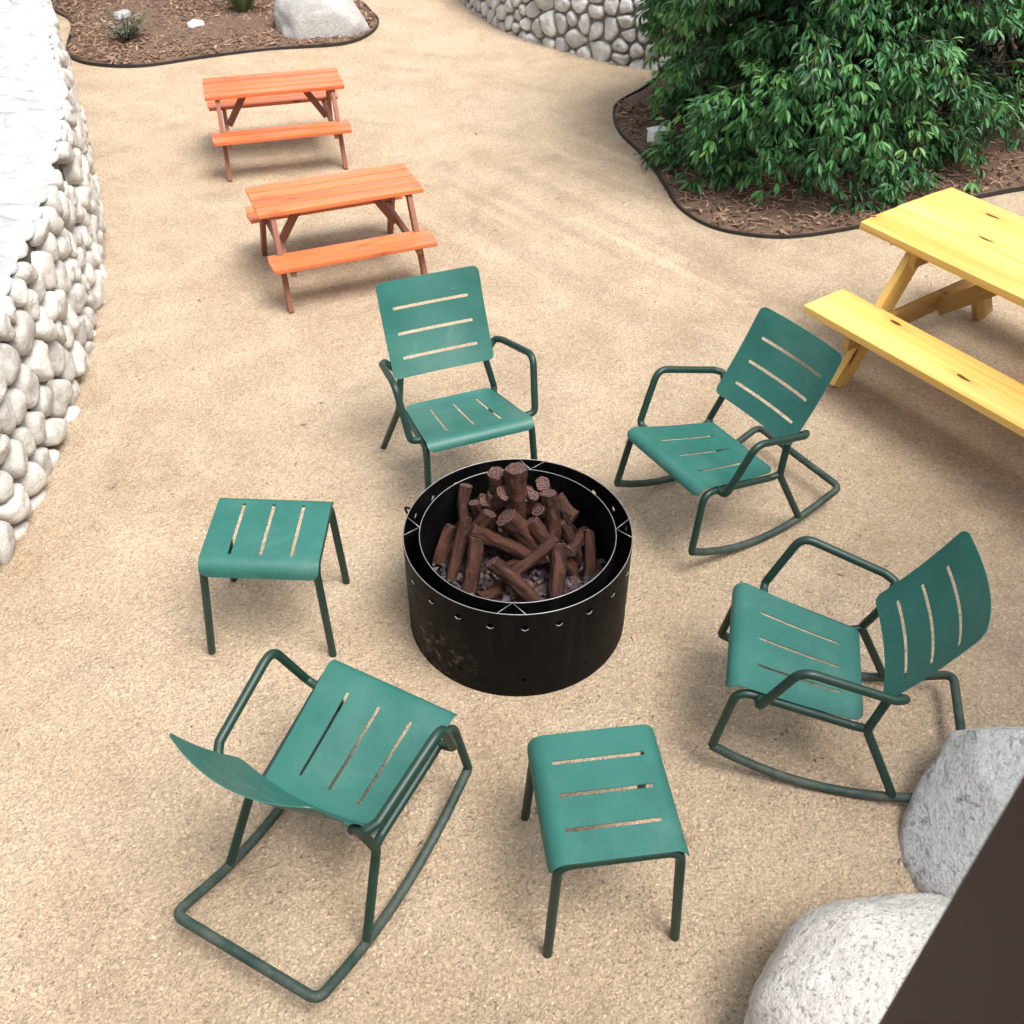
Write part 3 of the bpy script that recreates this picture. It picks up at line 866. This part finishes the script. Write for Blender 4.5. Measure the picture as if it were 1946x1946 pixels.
# thin bright edges of the two rings
EDGE = []
for a in (-93, 177, 2, 82):
    for sgn in (-1, 1):
        ao = R(a) + sgn * .125
        EDGE.append([(PRI * math.cos(R(a)), PRI * math.sin(R(a)), PH - .0015), (PR * math.cos(ao), PR * math.sin(ao), PH + .001)])
for i in range(22):
    bm = bmesh.new()
    ac = 2 * math.pi * (i + .5) / 22 + R(3.3)
    rr = PR + .0012; path = []
    for q in range(9):
        th = math.pi * (1.12 + .76 * q / 8); path.append((rr * math.cos(ac + .0125 * math.cos(th) / rr), rr * math.sin(ac + .0125 * math.cos(th) / rr), PH - .066 + .0125 * math.sin(th)))
    tube(bm, path, .0016, 6)
    mesh_obj('lit_hole_lip', bm, M['rimsteel'], pit)  # light caught by the lower lip, modelled as a bright steel crescent
for rad, nm, zt in ((PR - .002, 'rim', PH + .0015), (PRI - .002, 'rim', PH - .0025)):
    bm = bmesh.new(); pth = [(rad * math.cos(2 * math.pi * i / 96), rad * math.sin(2 * math.pi * i / 96), zt) for i in range(97)]
    tube(bm, pth, .0016, 6, False); bmesh.ops.remove_doubles(bm, verts=bm.verts, dist=1e-5)
    if rad < PR - .02:
        for e in EDGE: tube(bm, e, .0012, 6)
    mesh_obj(nm, bm, M['rimsteel'], pit)
for a in (-93, 177, 2, 82):
    ar = R(a); bm = bmesh.new()
    pin = Vector((PRI * math.cos(ar), PRI * math.sin(ar), PH - .003))
    for s in (-1, 1):
        ao = ar + s * .125
        pq = Vector((PR * math.cos(ao), PR * math.sin(ao), PH - .001)); dv = pq - pin
        ang = math.atan2(dv.y, dv.x)
        box(bm, dv.length - .006, .003, .018, Matrix.Translation((pin + pq) / 2 - Vector((0, 0, .008))) @ Matrix.Rotation(ang, 4, 'Z'), 0)
    mesh_obj('spacer_bracket', bm, M['steel'], pit, smooth=False)
for a in (116, 160):
    ar = R(a); u = Vector((math.cos(ar), math.sin(ar), 0)); z = Vector((0, 0, 1))
    c = u * (PR + .002) + z * (PH - .045)
    pts = [c - z * .018, c + u * .026 - z * .012, c + u * .036 + z * .022, c + z * .018]
    bm = bmesh.new(); tube(bm, smooth_path(pts, .01, 4), .0045, 8); mesh_obj('lift_handle', bm, M['steel'], pit)
bm = bmesh.new(); bmesh.ops.create_circle(bm, cap_ends=True, radius=PRI - .007, segments=48)
for v in bm.verts: v.co.z = .14
mesh_obj('fire_bed', bm, M['soil'], pit, smooth=False)
spots = []
for k in range(900):
    a, q = rnd.uniform(0, 6.3), (PRI - .025) * math.sqrt(rnd.random())
    spots.append((PIT.x + q * math.cos(a), PIT.y + q * math.sin(a), .15 + .045 * (q / PRI) ** 2 + rnd.uniform(0, .025), rnd.uniform(.009, .021)))
tag(scatter_stones(spots, 'lava_rock', M['lava'], .8), 'purple grey lava rock lining the inside of the fire pit', 'lava rock', kind='stuff')

LOGS = [((0.017, 3.052, 0.6), (0.029, 3.038, 0.26), 0.043), ((-0.069, 3.086, 0.55), (-0.065, 3.094, 0.4), 0.034), ((-0.063, 3.063, 0.45), (-0.101, 3.042, 0.27), 0.033), ((-0.175, 3.097, 0.47), (-0.195, 3.006, 0.33), 0.024), ((-0.198, 3.033, 0.36), (-0.231, 2.86, 0.17), 0.026), ((-0.147, 3.052, 0.43), (-0.121, 3.039, 0.3), 0.022), ((-0.151, 2.966, 0.36), (0.063, 2.903, 0.26), 0.03), ((-0.081, 2.799, 0.33), (0.096, 2.742, 0.19), 0.031), ((-0.022, 2.978, 0.42), (0.108, 2.947, 0.25), 0.046), ((0.076, 3.009, 0.49), (0.053, 3.056, 0.34), 0.023), ((0.137, 3.017, 0.5), (0.164, 2.973, 0.26), 0.034), ((0.116, 3.078, 0.5), (0.115, 3.126, 0.30), 0.03), ((0.249, 3.035, 0.36), (0.174, 3.096, 0.4), 0.034), ((0.169, 2.942, 0.33), (0.003, 2.822, 0.26), 0.023), ((0.213, 2.905, 0.3), (0.311, 3.066, 0.25), 0.025), ((0.172, 2.938, 0.3), (0.188, 2.775, 0.17), 0.034), ((0.312, 3.022, 0.29), (0.298, 2.851, 0.17), 0.025), ((-0.138, 2.94, 0.33), (-0.179, 2.801, 0.17), 0.033), ((-0.231, 3.05, 0.29), (-0.301, 2.952, 0.18), 0.031), ((-0.041, 2.826, 0.19), (-0.123, 2.757, 0.18), 0.025)]
MORE = [((-.02, 3.03, .50), (-.13, 3.14, .19), .032), ((.05, 3.04, .48), (.06, 3.19, .19), .034), ((.10, 3.0, .44), (.25, 3.13, .19), .03), ((-.09, 3.0, .42), (-.26, 2.96, .19), .028), ((.08, 2.98, .40), (.24, 2.90, .18), .030), ((-.11, 3.05, .43), (-.24, 3.11, .19), .029), ((.14, 2.90, .27), (-.02, 2.90, .20), .030), ((.19, 3.0, .36), (.28, 2.97, .18), .024)]
LOGS += MORE
LOGL = ['thick upright log with pale ringed end, topmost of the pile', 'short stub log leaning against the topmost ringed log', 'upright brown log below the short stub left of the topmost log',
        'slim upright log at the back left of the log pile', 'reddish slim log sloping down at the far left of the pile', 'small log with round end just right of the slim upright log',
        'log slanting down rightward across the left middle of the pile', 'log slanting toward the viewer at the front of the pile', 'thickest slanting log in the middle of the pile',
        'small log showing a hexagonal end below the topmost log', 'tall upright log on the right half of the pile', 'rounded log top behind the tall upright right log',
        'stubby cut log jutting out at the back right of the pile', 'thin log crossing down leftward over the middle of the pile', 'short log with round end pointing at the viewer on the right of the pile',
        'straight log leaning beneath the thin crossing log', 'mossy brown log standing at the far right of the pile', 'dark log leaning down left of the front slanting log',
        'dark log lying low against the left wall of the fire pit', 'greyish log lying flat at the bottom front of the pile',
        'log leaning away at the back left, behind the short stub', 'log hidden behind the topmost ringed log at the back', 'log leaning to the back right below the stubby cut log',
        'log leaning left beneath the slim upright logs',
        'log leaning right beneath the tall upright log', 'log at the back left wall behind the slim upright log', 'log lying crosswise low under the thin crossing log',
        'slim log leaning right next to the mossy brown log']
for i, ((A, B, r), lb) in enumerate(zip(LOGS, LOGL)):
    A, B = Vector(A), Vector(B); ax = A - B; Ln = ax.length
    q = ax.to_track_quat('Z', 'Y')
    rl = random.Random(50 + i); sd = rl.uniform(0, 50)
    bm = bmesh.new(); seg = 20; nn = max(8, int(Ln / .009)); rings = []; kn = {rl.randrange(20): rl.uniform(.1, .9) * Ln for _ in range(4)}; slant = (rl.uniform(-.14, .14), rl.uniform(-.14, .14))
    for j in range(nn + 1):
        z = Ln * j / nn; ring = []
        for k in range(seg):
            a = 2 * math.pi * k / seg
            f = 1 + .20 * noise.noise(Vector((math.cos(a) * 1.2, math.sin(a) * 1.2, z * 9 + sd))) + .12 * noise.noise(Vector((math.cos(a) * 3.4, math.sin(a) * 3.4, z * 20 + sd))) + .10 * noise.noise(Vector((math.cos(a) * 7, math.sin(a) * 7, z * 60 + sd)))
            if k in kn and abs(z - kn[k]) < .02: f += .28 * (1 - abs(z - kn[k]) / .02)
            bend = .012 * math.sin(z / Ln * 3.1 + sd)
            ring.append(bm.verts.new((math.cos(a) * r * f + bend, math.sin(a) * r * f, z + (slant[0] * math.cos(a) + slant[1] * math.sin(a)) * r * (z / Ln) ** 3)))
        rings.append(ring)
    for j in range(nn):
        for k in range(seg): bm.faces.new((rings[j][k], rings[j][(k + 1) % seg], rings[j + 1][(k + 1) % seg], rings[j + 1][k]))
    bm.faces.new(rings[0][::-1]); last = [v.co.copy() for v in rings[-1]]
    bmesh.ops.create_icosphere  # (no knots)
    lg = mesh_obj('log', bm, M['log'], None, angle=70)
    lg.location = B; lg.rotation_mode = 'QUATERNION'; lg.rotation_quaternion = q
    tag(lg, lb, 'log', 'logs stacked in the fire pit')
    bm = bmesh.new(); cen = sum(last, Vector()) / seg
    o1 = [bm.verts.new(v) for v in last]; o2 = [bm.verts.new(cen + (v - cen) * .93 + Vector((0, 0, .003))) for v in last]
    for k in range(seg): bm.faces.new((o1[k], o1[(k + 1) % seg], o2[(k + 1) % seg], o2[k]))
    bm.faces.new(o2); mesh_obj('cut_end', bm, M['cut'], lg, smooth=False)

# ------------------------------------------------------------------ picnic tables
def board(name, L, w, t, mat, parent, loc, rot=(0, 0, 0), n=1, gap=.006, bev=.004, clip=0, seed=0):
    """n planks side by side in y, one mesh; the board runs along its own x"""
    rb = random.Random(seed); bm = bmesh.new(); T = []
    pw = (w - gap * (n - 1)) / n
    for i in range(n):
        y = -w / 2 + pw / 2 + i * (pw + gap); nf = len(bm.faces)
        dl = rb.uniform(-.004, .004) if n > 1 else 0
        vs = box(bm, L + dl, pw, t, Matrix.Translation((0, y, rb.uniform(-.001, .001))), bev)
        T += [rb.random()] * (len(bm.faces) - nf)
    if clip:
        for v in bm.verts:
            e = abs(v.co.y) - (w / 2 - clip)
            lim = L / 2 - max(0, e)
            if abs(v.co.x) > lim: v.co.x = math.copysign(lim, v.co.x)
    o = mesh_obj(name, bm, mat, parent, angle=40, tints=T)
    o.location = loc; o.rotation_euler = rot
    return o

def beam(name, a, b, w, t, mat, parent, roll=Vector((1, 0, 0)), seed=0):
    """plank from a to b; thickness t along 'roll', width w across it"""
    a, b = Vector(a), Vector(b); x = (b - a); L = x.length; x.normalize()
    zz = (roll - x * roll.dot(x)).normalized(); y = zz.cross(x)
    Mx = Matrix((x, y, zz)).transposed().to_4x4(); Mx.translation = (a + b) / 2
    bm = bmesh.new(); box(bm, L, w, t, None, .003)
    o = mesh_obj(name, bm, mat, parent, angle=40, tints=None)
    at = o.data.attributes.new('tint', 'FLOAT', 'FACE'); at.data.foreach_set('value', [random.Random(seed).random()] * len(o.data.polygons))
    o.matrix_local = Mx
    return o

def kids_table():
    root = empty('picnic_table', (0, 0, 0)); O, G = M['orange'], M['orange_leg']
    L, W, H, bh = .978, .400, .532, .304
    board('tabletop', L, W, .026, O, root, (0, 0, H - .013), n=4, gap=.007, seed=3)
    for s in (-1, 1):
        board('bench_seat', L, .196, .026, O, root, (0, s * .345, bh - .013), n=2, gap=.006, clip=.012, seed=9 + s)
    for i, e in enumerate((-1, 1)):
        x = e * .405
        beam('top_cleat', (x, -.175, H - .045), (x, .175, H - .045), .036, .034, G, root, seed=20 + i)
        beam('bench_support', (x - e * .032, -.43, bh - .045), (x - e * .032, .43, bh - .045), .038, .03, G, root, seed=30 + i)
        for s in (-1, 1):
            beam('leg', (x + .0, s * .155, H - .03), (x + e * .012, s * .385, 0), .052, .030, G, root, seed=40 + i * 2 + s)
        beam('diagonal_brace', (x - e * .21, 0, H - .035), (x - e * .05, 0, bh - .05), .045, .028, G, root, Vector((0, 1, 0)), seed=50 + i)
    return root
t2 = kids_table(); t1 = copy_tree(t2)
t2.location = (-1.0534, 5.741, 0); t2.rotation_euler = (0, 0, R(22.0))
t1.location = (-1.7339, 7.5285, 0); t1.rotation_euler = (0, 0, R(15.5))
PG = 'small orange picnic tables by the pale stone wall'
tag(t2, 'small orange picnic table just behind the green armchair', 'picnic table', PG)
tag(t1, 'small orange picnic table with pinkish top nearest the far mulch bed', 'picnic table', PG)

yt = empty('picnic_table', (2.0653, 5.0847, 0), R(-55.0)); Y, G = M['yellow'], M['yellow_leg']
tag(yt, 'large yellow pine picnic table with dark knots at the right edge', 'picnic table')
YL = 1.86
board('tabletop', YL, .730, .038, Y, yt, (YL / 2, 0, .75 - .019), n=5, gap=.0008, bev=.0012, clip=.012, seed=4)
for s in (-1, 1):
    board('bench_seat', YL, .303, .038, Y, yt, (YL / 2 + .018, s * .590, .4153 - .019), n=1, clip=.045, seed=14 + s)
for i, u in enumerate((.29, YL - .29)):
    e = -1 if i == 0 else 1
    beam('top_cleat', (u - e * .045, -.33, .75 - .083), (u - e * .045, .33, .75 - .083), .088, .038, G, yt, seed=60 + i)
    beam('bench_support', (u - e * .040, -.70, .4153 - .092), (u - e * .040, .70, .4153 - .092), .105, .038, G, yt, seed=70 + i)
    for s in (-1, 1):
        beam('leg', (u, s * .215, .705), (u, s * .625, .0), .125, .038, Y if s < 0 else G, yt, seed=80 + i * 2 + s)
    beam('diagonal_brace', (u - e * .50, 0, .70), (u - e * .07, 0, .30), .085, .036, G, yt, Vector((0, 1, 0)), seed=90 + i)

# ------------------------------------------------------------------ plants
def leaf_faces(V, F, T, base, d, up, L, w, tint, curl=.25):
    d = d.normalized(); side = d.cross(up)
    if side.length < 1e-3: side = d.cross(Vector((.3, .9, .1)))
    side.normalize(); n = side.cross(d).normalized()
    b = len(V)
    def P(t, s, lift=0): return base + d * (L * t) + side * (w * s) + n * (lift * L - curl * L * t * t)
    V += [P(0, 0), P(.3, 0), P(.68, 0), P(1, 0), P(.3, -.42, .05), P(.68, -.46, .06), P(.3, .42, .05), P(.68, .46, .06)]
    F += [(b, b + 1, b + 4), (b + 4, b + 1, b + 2, b + 5), (b + 5, b + 2, b + 3), (b, b + 6, b + 1), (b + 6, b + 7, b + 2, b + 1), (b + 7, b + 3, b + 2)]
    T += [tint] * 6

def shrub(name, c, R0, H, seed, label, leafmat, nclump, sizes, tone, lumps=.16, skirt=.72):
    r = random.Random(seed); V, F, T = [], [], []; stems = bmesh.new()
    root = empty(name, (c[0], c[1], 0)); tag(root, label, 'shrub')
    def rad(z, a):
        zc = H * .32
        if z > zc: q = math.sqrt(max(0, 1 - ((z - zc) / (H - zc)) ** 2.2))
        else: q = skirt + (1 - skirt) * (z / zc) ** .7
        return R0 * q * (1 + lumps * noise.noise(Vector((math.cos(a) * 1.6, math.sin(a) * 1.6, z * 1.3 + seed))) * 1.6)
    def cluster(p, d, n, L, tone_):
        for k in range(n):
            th = r.uniform(0, 6.3); sp = r.uniform(.35, 1.15)
            a1 = d.orthogonal().normalized(); a2 = d.cross(a1)
            v = (d * math.cos(sp) + (a1 * math.cos(th) + a2 * math.sin(th)) * math.sin(sp))
            v.z -= .35; v.normalize()
            up = Vector((r.gauss(0, .35), r.gauss(0, .35), 1))
            l = L * r.uniform(.7, 1.2)
            leaf_faces(V, F, T, p + v * .012, v, up, l, l * r.uniform(.24, .34), min(1, max(0, r.gauss(tone_, .13))), r.uniform(.05, .35))
    for i in range(nclump):
        z = H * (r.random() ** .85) * .97; a = r.uniform(0, 2 * math.pi)
        rr = rad(z, a); o = Vector((math.cos(a), math.sin(a), 0))
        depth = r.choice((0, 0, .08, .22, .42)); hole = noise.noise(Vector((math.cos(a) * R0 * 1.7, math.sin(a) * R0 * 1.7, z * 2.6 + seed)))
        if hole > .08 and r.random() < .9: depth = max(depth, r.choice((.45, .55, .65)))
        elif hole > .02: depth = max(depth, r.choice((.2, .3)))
        start = o * (rr * (1 - depth) - .22) + Vector((0, 0, max(.22, z)))
        out = (o + Vector((r.gauss(0, .35), r.gauss(0, .35), r.uniform(-.25, .35)))).normalized()
        ln = r.uniform(.22, .42); tone_ = min(.95, max(.02, r.gauss(tone - depth * .5, .2)))  # deeper clumps get darker leaves: interior shade put into the colour
        pts = []; p = start.copy(); dcur = out.copy(); steps = r.randint(4, 6)
        for k in range(steps):
            pts.append(p.copy()); p = p + dcur * (ln / steps); dcur.z -= .20; dcur.normalize()
            if p.z < .10: p.z = .10
            if k >= 1:
                cluster(p + Vector((r.gauss(0, .02), r.gauss(0, .02), 0)), dcur, r.randint(4, 6), r.uniform(*sizes), tone_)
                sd = dcur.cross(Vector((0, 0, 1))).normalized() * r.choice((-1, 1))
                pp = p + sd * r.uniform(.05, .11) - Vector((0, 0, r.uniform(0, .04)))
                pp.z = max(pp.z, .09)
                cluster(pp, (dcur + sd * .8).normalized(), r.randint(4, 6), r.uniform(*sizes), tone_)
        pts.append(p)
        if r.random() < .5: tube(stems, [start - o * .1] + pts, .004, 4)
    # main limbs from the ground out to the crown
    for k in range(11):
        a = 2 * math.pi * k / 11 + r.uniform(-.2, .2); o = Vector((math.cos(a), math.sin(a), 0))
        zt = r.uniform(.35, .85) * H; rr = rad(zt, a) * .72
        p0 = o * .10; p3 = o * rr + Vector((0, 0, zt)); p1 = o * rr * .35 + Vector((0, 0, zt * .35)); p2 = o * rr * .7 + Vector((0, 0, zt * .75))
        tube(stems, smooth_path([p0, p1, p2, p3], .3, 5), lambda t: .028 * (1 - .75 * t), 7)
    mesh_obj('foliage', (V, F), leafmat, root, smooth=False, tints=T)
    mesh_obj('branches', stems, M['twig'], root)
    return root
shrub('shrub', (2.22, 7.78), 1.38, 2.7, 21, 'big dense green shrub with hanging glossy leaves behind the yellow table', M['leaf'], 1900, (.06, .098), .58)
shrub('shrub', (4.35, 8.75), 1.55, 2.9, 33, 'darker sparse shrub in shade at the right edge beyond the table', M['darkleaf'], 900, (.06, .10), .35, .2, .85)

def tuft(name, c, n, L, spread, mat, label, cat, wid=.006, seed=1):
    r = random.Random(seed); V, F, T = [], [], []
    for i in range(n):
        a = r.uniform(0, 6.3); o = Vector((math.cos(a), math.sin(a), 0)); p = o * r.uniform(0, .05); l = L * r.uniform(.55, 1.15)
        d = (o * r.uniform(.05, spread) + Vector((0, 0, 1))).normalized(); side = Vector((-o.y, o.x, 0)); b = len(V); q = p.copy()
        for k in range(5):
            w = wid * (1 - k / 4.3); V += [q + side * w, q - side * w]; q = q + d * (l / 4); d.z -= .16 * spread; d.normalize()
        for k in range(4): F.append((b + 2 * k, b + 2 * k + 1, b + 2 * k + 3, b + 2 * k + 2))
        T += [r.random()] * 4
    root = empty(name, c); tag(root, label, cat)
    mesh_obj('blades', (V, F), mat, root, smooth=False, tints=T); return root
tuft('grass_tuft', (-2.70, 10.9, .05), 260, .50, .9, M['grass'], 'tall green grass tuft left of the grey boulder', 'grass tuft', .006, 4)
tuft('grass_tuft', (-3.05, 11.5, .05), 140, .38, .8, M['grass'], 'dry grass tuft at the foot of the dark trunk', 'grass tuft', .006, 6)
# low sage
sg = empty('sage_plant', (-3.62, 10.05, .05)); tag(sg, 'small grey green sage plant in the far mulch bed', 'plant')
r = random.Random(77); V, F, T = [], [], []; st = bmesh.new()
for i in range(46):
    a = r.uniform(0, 6.3); o = Vector((math.cos(a), math.sin(a), 0)); l = r.uniform(.12, .26); e = o * l * r.uniform(.4, 1) + Vector((0, 0, l * r.uniform(.5, .9)))
    tube(st, [Vector((0, 0, 0)), e * .6 + Vector((0, 0, .02)), e], .0025, 4)
    for k in range(7):
        p = e * (.35 + .65 * k / 6); leaf_faces(V, F, T, p, (o + Vector((r.gauss(0, .8), r.gauss(0, .8), .4))), Vector((0, 0, 1)), r.uniform(.04, .07), .018, r.random(), .1)
mesh_obj('foliage', (V, F), M['sage'], sg, smooth=False, tints=T); mesh_obj('stems', st, M['twig'], sg)

# tree whose trunk foot shows at the top of the frame
tr = empty('tree', (-3.40, 11.62, 0)); tag(tr, 'dark grey fluted tree trunk rising from the far mulch bed', 'tree')
bm = bmesh.new(); seg = 28; rings = []
for j in range(26):
    z = 4.2 * j / 25; ring = []
    for k in range(seg):
        a = 2 * math.pi * k / seg
        f = .215 * (1 + .35 * math.exp(-z * 4)) * (1 - .13 * z) * (1 + .07 * math.sin(a * 9 + z * .4) + .10 * noise.noise(Vector((math.cos(a) * 2, math.sin(a) * 2, z * .8))))
        ring.append(bm.verts.new((f * math.cos(a), f * math.sin(a), z - .03)))
    rings.append(ring)
for j in range(25):
    for k in range(seg): bm.faces.new((rings[j][k], rings[j][(k + 1) % seg], rings[j + 1][(k + 1) % seg], rings[j + 1][k]))
bm.faces.new(rings[-1])
for k in range(7):
    a = k * .9 + .3; o = Vector((math.cos(a), math.sin(a), 0)); tube(bm, [Vector((0, 0, 3.0 + .12 * k)), o * .6 + Vector((0, 0, 3.8 + .1 * k)), o * 1.3 + Vector((0, 0, 4.7))], lambda t: .07 * (1 - .7 * t), 8)
mesh_obj('trunk', bm, M['bark'], tr)
r = random.Random(5); V, F, T = [], [], []
for i in range(2600):
    d = Vector((r.gauss(0, 1), r.gauss(0, 1), r.gauss(0, 1))).normalized(); q = Vector((d.x * 1.5, d.y * 1.5, d.z * 1.0)) * r.uniform(.55, 1.05) + Vector((0, 0, 4.9))
    leaf_faces(V, F, T, q, Vector((r.gauss(0, 1), r.gauss(0, 1), r.gauss(-.4, .6))), Vector((0, 0, 1)), r.uniform(.12, .2), .07, r.random(), .2)
mesh_obj('crown', (V, F), M['leaf'], tr, smooth=False, tints=T)

# ------------------------------------------------------------------ terrace the viewer stands on, with its dark post
dk = empty('terrace', (0, -2.12, 0)); tag(dk, 'raised timber terrace along the near side of the yard', 'terrace')
bm = bmesh.new()
for i in range(16): box(bm, 7.0, .138, .03, Matrix.Translation((.6, -.08 + .145 * i, 1.50)), .003)
mesh_obj('decking', bm, M['yellow_leg'], dk, smooth=False)
bm = bmesh.new(); box(bm, 7.0, .05, .2, Matrix.Translation((.6, 2.29, 1.38)), .003); mesh_obj('fascia_board', bm, M['post'], dk, smooth=False)
for x in (-2.6, .9, 3.9):
    bm = bmesh.new(); box(bm, .12, .12, 1.48, Matrix.Translation((x, 2.1, .74)), .004); mesh_obj('support_post', bm, M['post'], dk, smooth=False)
po = empty('post', (.451, .348, 0), R(4)); tag(po, 'dark brown post close to the viewer at the lower right corner', 'post')
bm = bmesh.new(); box(bm, .16, .16, 2.57, Matrix.Translation((0, 0, 1.285)), .006); mesh_obj('shaft', bm, M['post'], po, smooth=False)
bm = bmesh.new(); box(bm, .26, .20, .02, Matrix.Translation((0, 0, .01)), .003); mesh_obj('base_plate', bm, M['post'], po, smooth=False)

# ------------------------------------------------------------------ unseen surroundings added to shade the yard
bm = bmesh.new(); rings = []; NS = 120
for f, hf in ((24, 0), (27, .16), (32, .5), (38, .8), (46, 1.0), (66, 1.1)):
    ring = []
    for k in range(NS):
        a = 2 * math.pi * k / NS
        north = max(0, math.cos(a - math.pi / 2)) ** 2
        hh = (15 - 10 * north) * (1 + .35 * noise.noise(Vector((math.cos(a) * 3, math.sin(a) * 3, f * .07))))
        ring.append(bm.verts.new((f * math.cos(a), f * math.sin(a), hf * hh - .02)))
    rings.append(ring)
for j in range(len(rings) - 1):
    for k in range(NS): bm.faces.new((rings[j][k], rings[j][(k + 1) % NS], rings[j + 1][(k + 1) % NS], rings[j + 1][k]))
M['added_hill'] = m_plain('added_hill_green', (.018, .030, .014), (.05, .065, .03), .6, .95, .5)
tag(mesh_obj('added_hills', bm, M['added_hill']), kind='structure')  # unseen ring added to block the low sky and darken reflections
M['siding'] = m_plain('bounce_stucco', (.50, .47, .42), (.60, .57, .51), 3, .8, .2)  # pale so the added walls bounce light onto the boulders
M['roofing'] = m_plain('dark_shingle', (.03, .028, .028), (.06, .056, .055), 6, .9, .3)
hs_ = empty('shade_house', (5.5, -1.6, 0)); tag(hs_, 'unseen building added at the right to shade the yard', 'shade_house')  # unseen building, placed and sized for its shade on the yard
bm = bmesh.new(); box(bm, 4.0, 7.4, 4.5, Matrix.Translation((0, 0, 2.23)), 0); mesh_obj('wall', bm, M['siding'], hs_, smooth=False)
bm = bmesh.new()
for sgn in (-1, 1):
    box(bm, 2.7, 8.2, .1, Matrix.Translation((sgn * 1.2, 0, 4.95)) @ Matrix.Rotation(sgn * R(24), 4, 'Y'), 0)
mesh_obj('roof', bm, M['roofing'], hs_, smooth=False)
for yy in (-1.6, .6):
    bm = bmesh.new(); box(bm, .08, 1.1, 1.3, Matrix.Translation((-2.02, yy, 2.9)), .01); wf = mesh_obj('window', bm, M['post'], hs_, smooth=False)
    bm = bmesh.new(); box(bm, .02, .96, 1.16, Matrix.Translation((-2.055, yy, 2.9)), 0); mesh_obj('pane', bm, M['pane'], wf, smooth=False)

# ------------------------------------------------------------------ camera, light, sky
cam = bpy.data.cameras.new('camera'); co = bpy.data.objects.new('camera', cam); link(co)
co.matrix_world = Matrix.Translation((0, 0, 3.0795)) @ Matrix.Rotation(R(90 - 41.57), 4, 'X') @ Matrix.Rotation(R(.2), 4, 'Z')
cam.sensor_width = 36; cam.sensor_fit = 'HORIZONTAL'; cam.lens = .9937 * 36; cam.clip_start = .02; cam.clip_end = 300
cam.dof.use_dof = True; cam.dof.focus_distance = 3.6; cam.dof.aperture_fstop = (cam.lens / 4.0)
scene.camera = co

SUN_EL, SUN_AZ = 64.0, 128.0     # azimuth clockwise from +Y
w = bpy.data.worlds.new('World'); scene.world = w; w.use_nodes = True
nt = w.node_tree; nt.nodes.clear()
out = nt.nodes.new('ShaderNodeOutputWorld'); bg = nt.nodes.new('ShaderNodeBackground'); sky = nt.nodes.new('ShaderNodeTexSky')
sky.sky_type = 'NISHITA'; sky.sun_disc = False; sky.sun_elevation = R(SUN_EL); sky.sun_rotation = R(SUN_AZ); sky.dust_density = 4; sky.air_density = 1.0; sky.ozone_density = 1.0
hs = nt.nodes.new('ShaderNodeHueSaturation'); hs.inputs['Saturation'].default_value = .32
nt.links.new(sky.outputs[0], hs.inputs['Color']); nt.links.new(hs.outputs[0], bg.inputs[0]); bg.inputs[1].default_value = .145
nt.links.new(bg.outputs[0], out.inputs[0])
sl = bpy.data.lights.new('sun', 'SUN'); sl.energy = 1.9; sl.angle = R(32); sl.color = (1.0, .97, .93)
so = bpy.data.objects.new('sun', sl); link(so); so.location = (4, -6, 12)
az, el = R(SUN_AZ), R(SUN_EL)
so.rotation_euler = (-Vector((math.sin(az) * math.cos(el), math.cos(az) * math.cos(el), math.sin(el)))).to_track_quat('-Z', 'Y').to_euler()

vs = scene.view_settings; vs.view_transform = 'Standard'; vs.look = 'None'; vs.gamma = 1.0; vs.exposure = 1.05; vs.use_curve_mapping = False
scene.cycles.max_bounces = 8
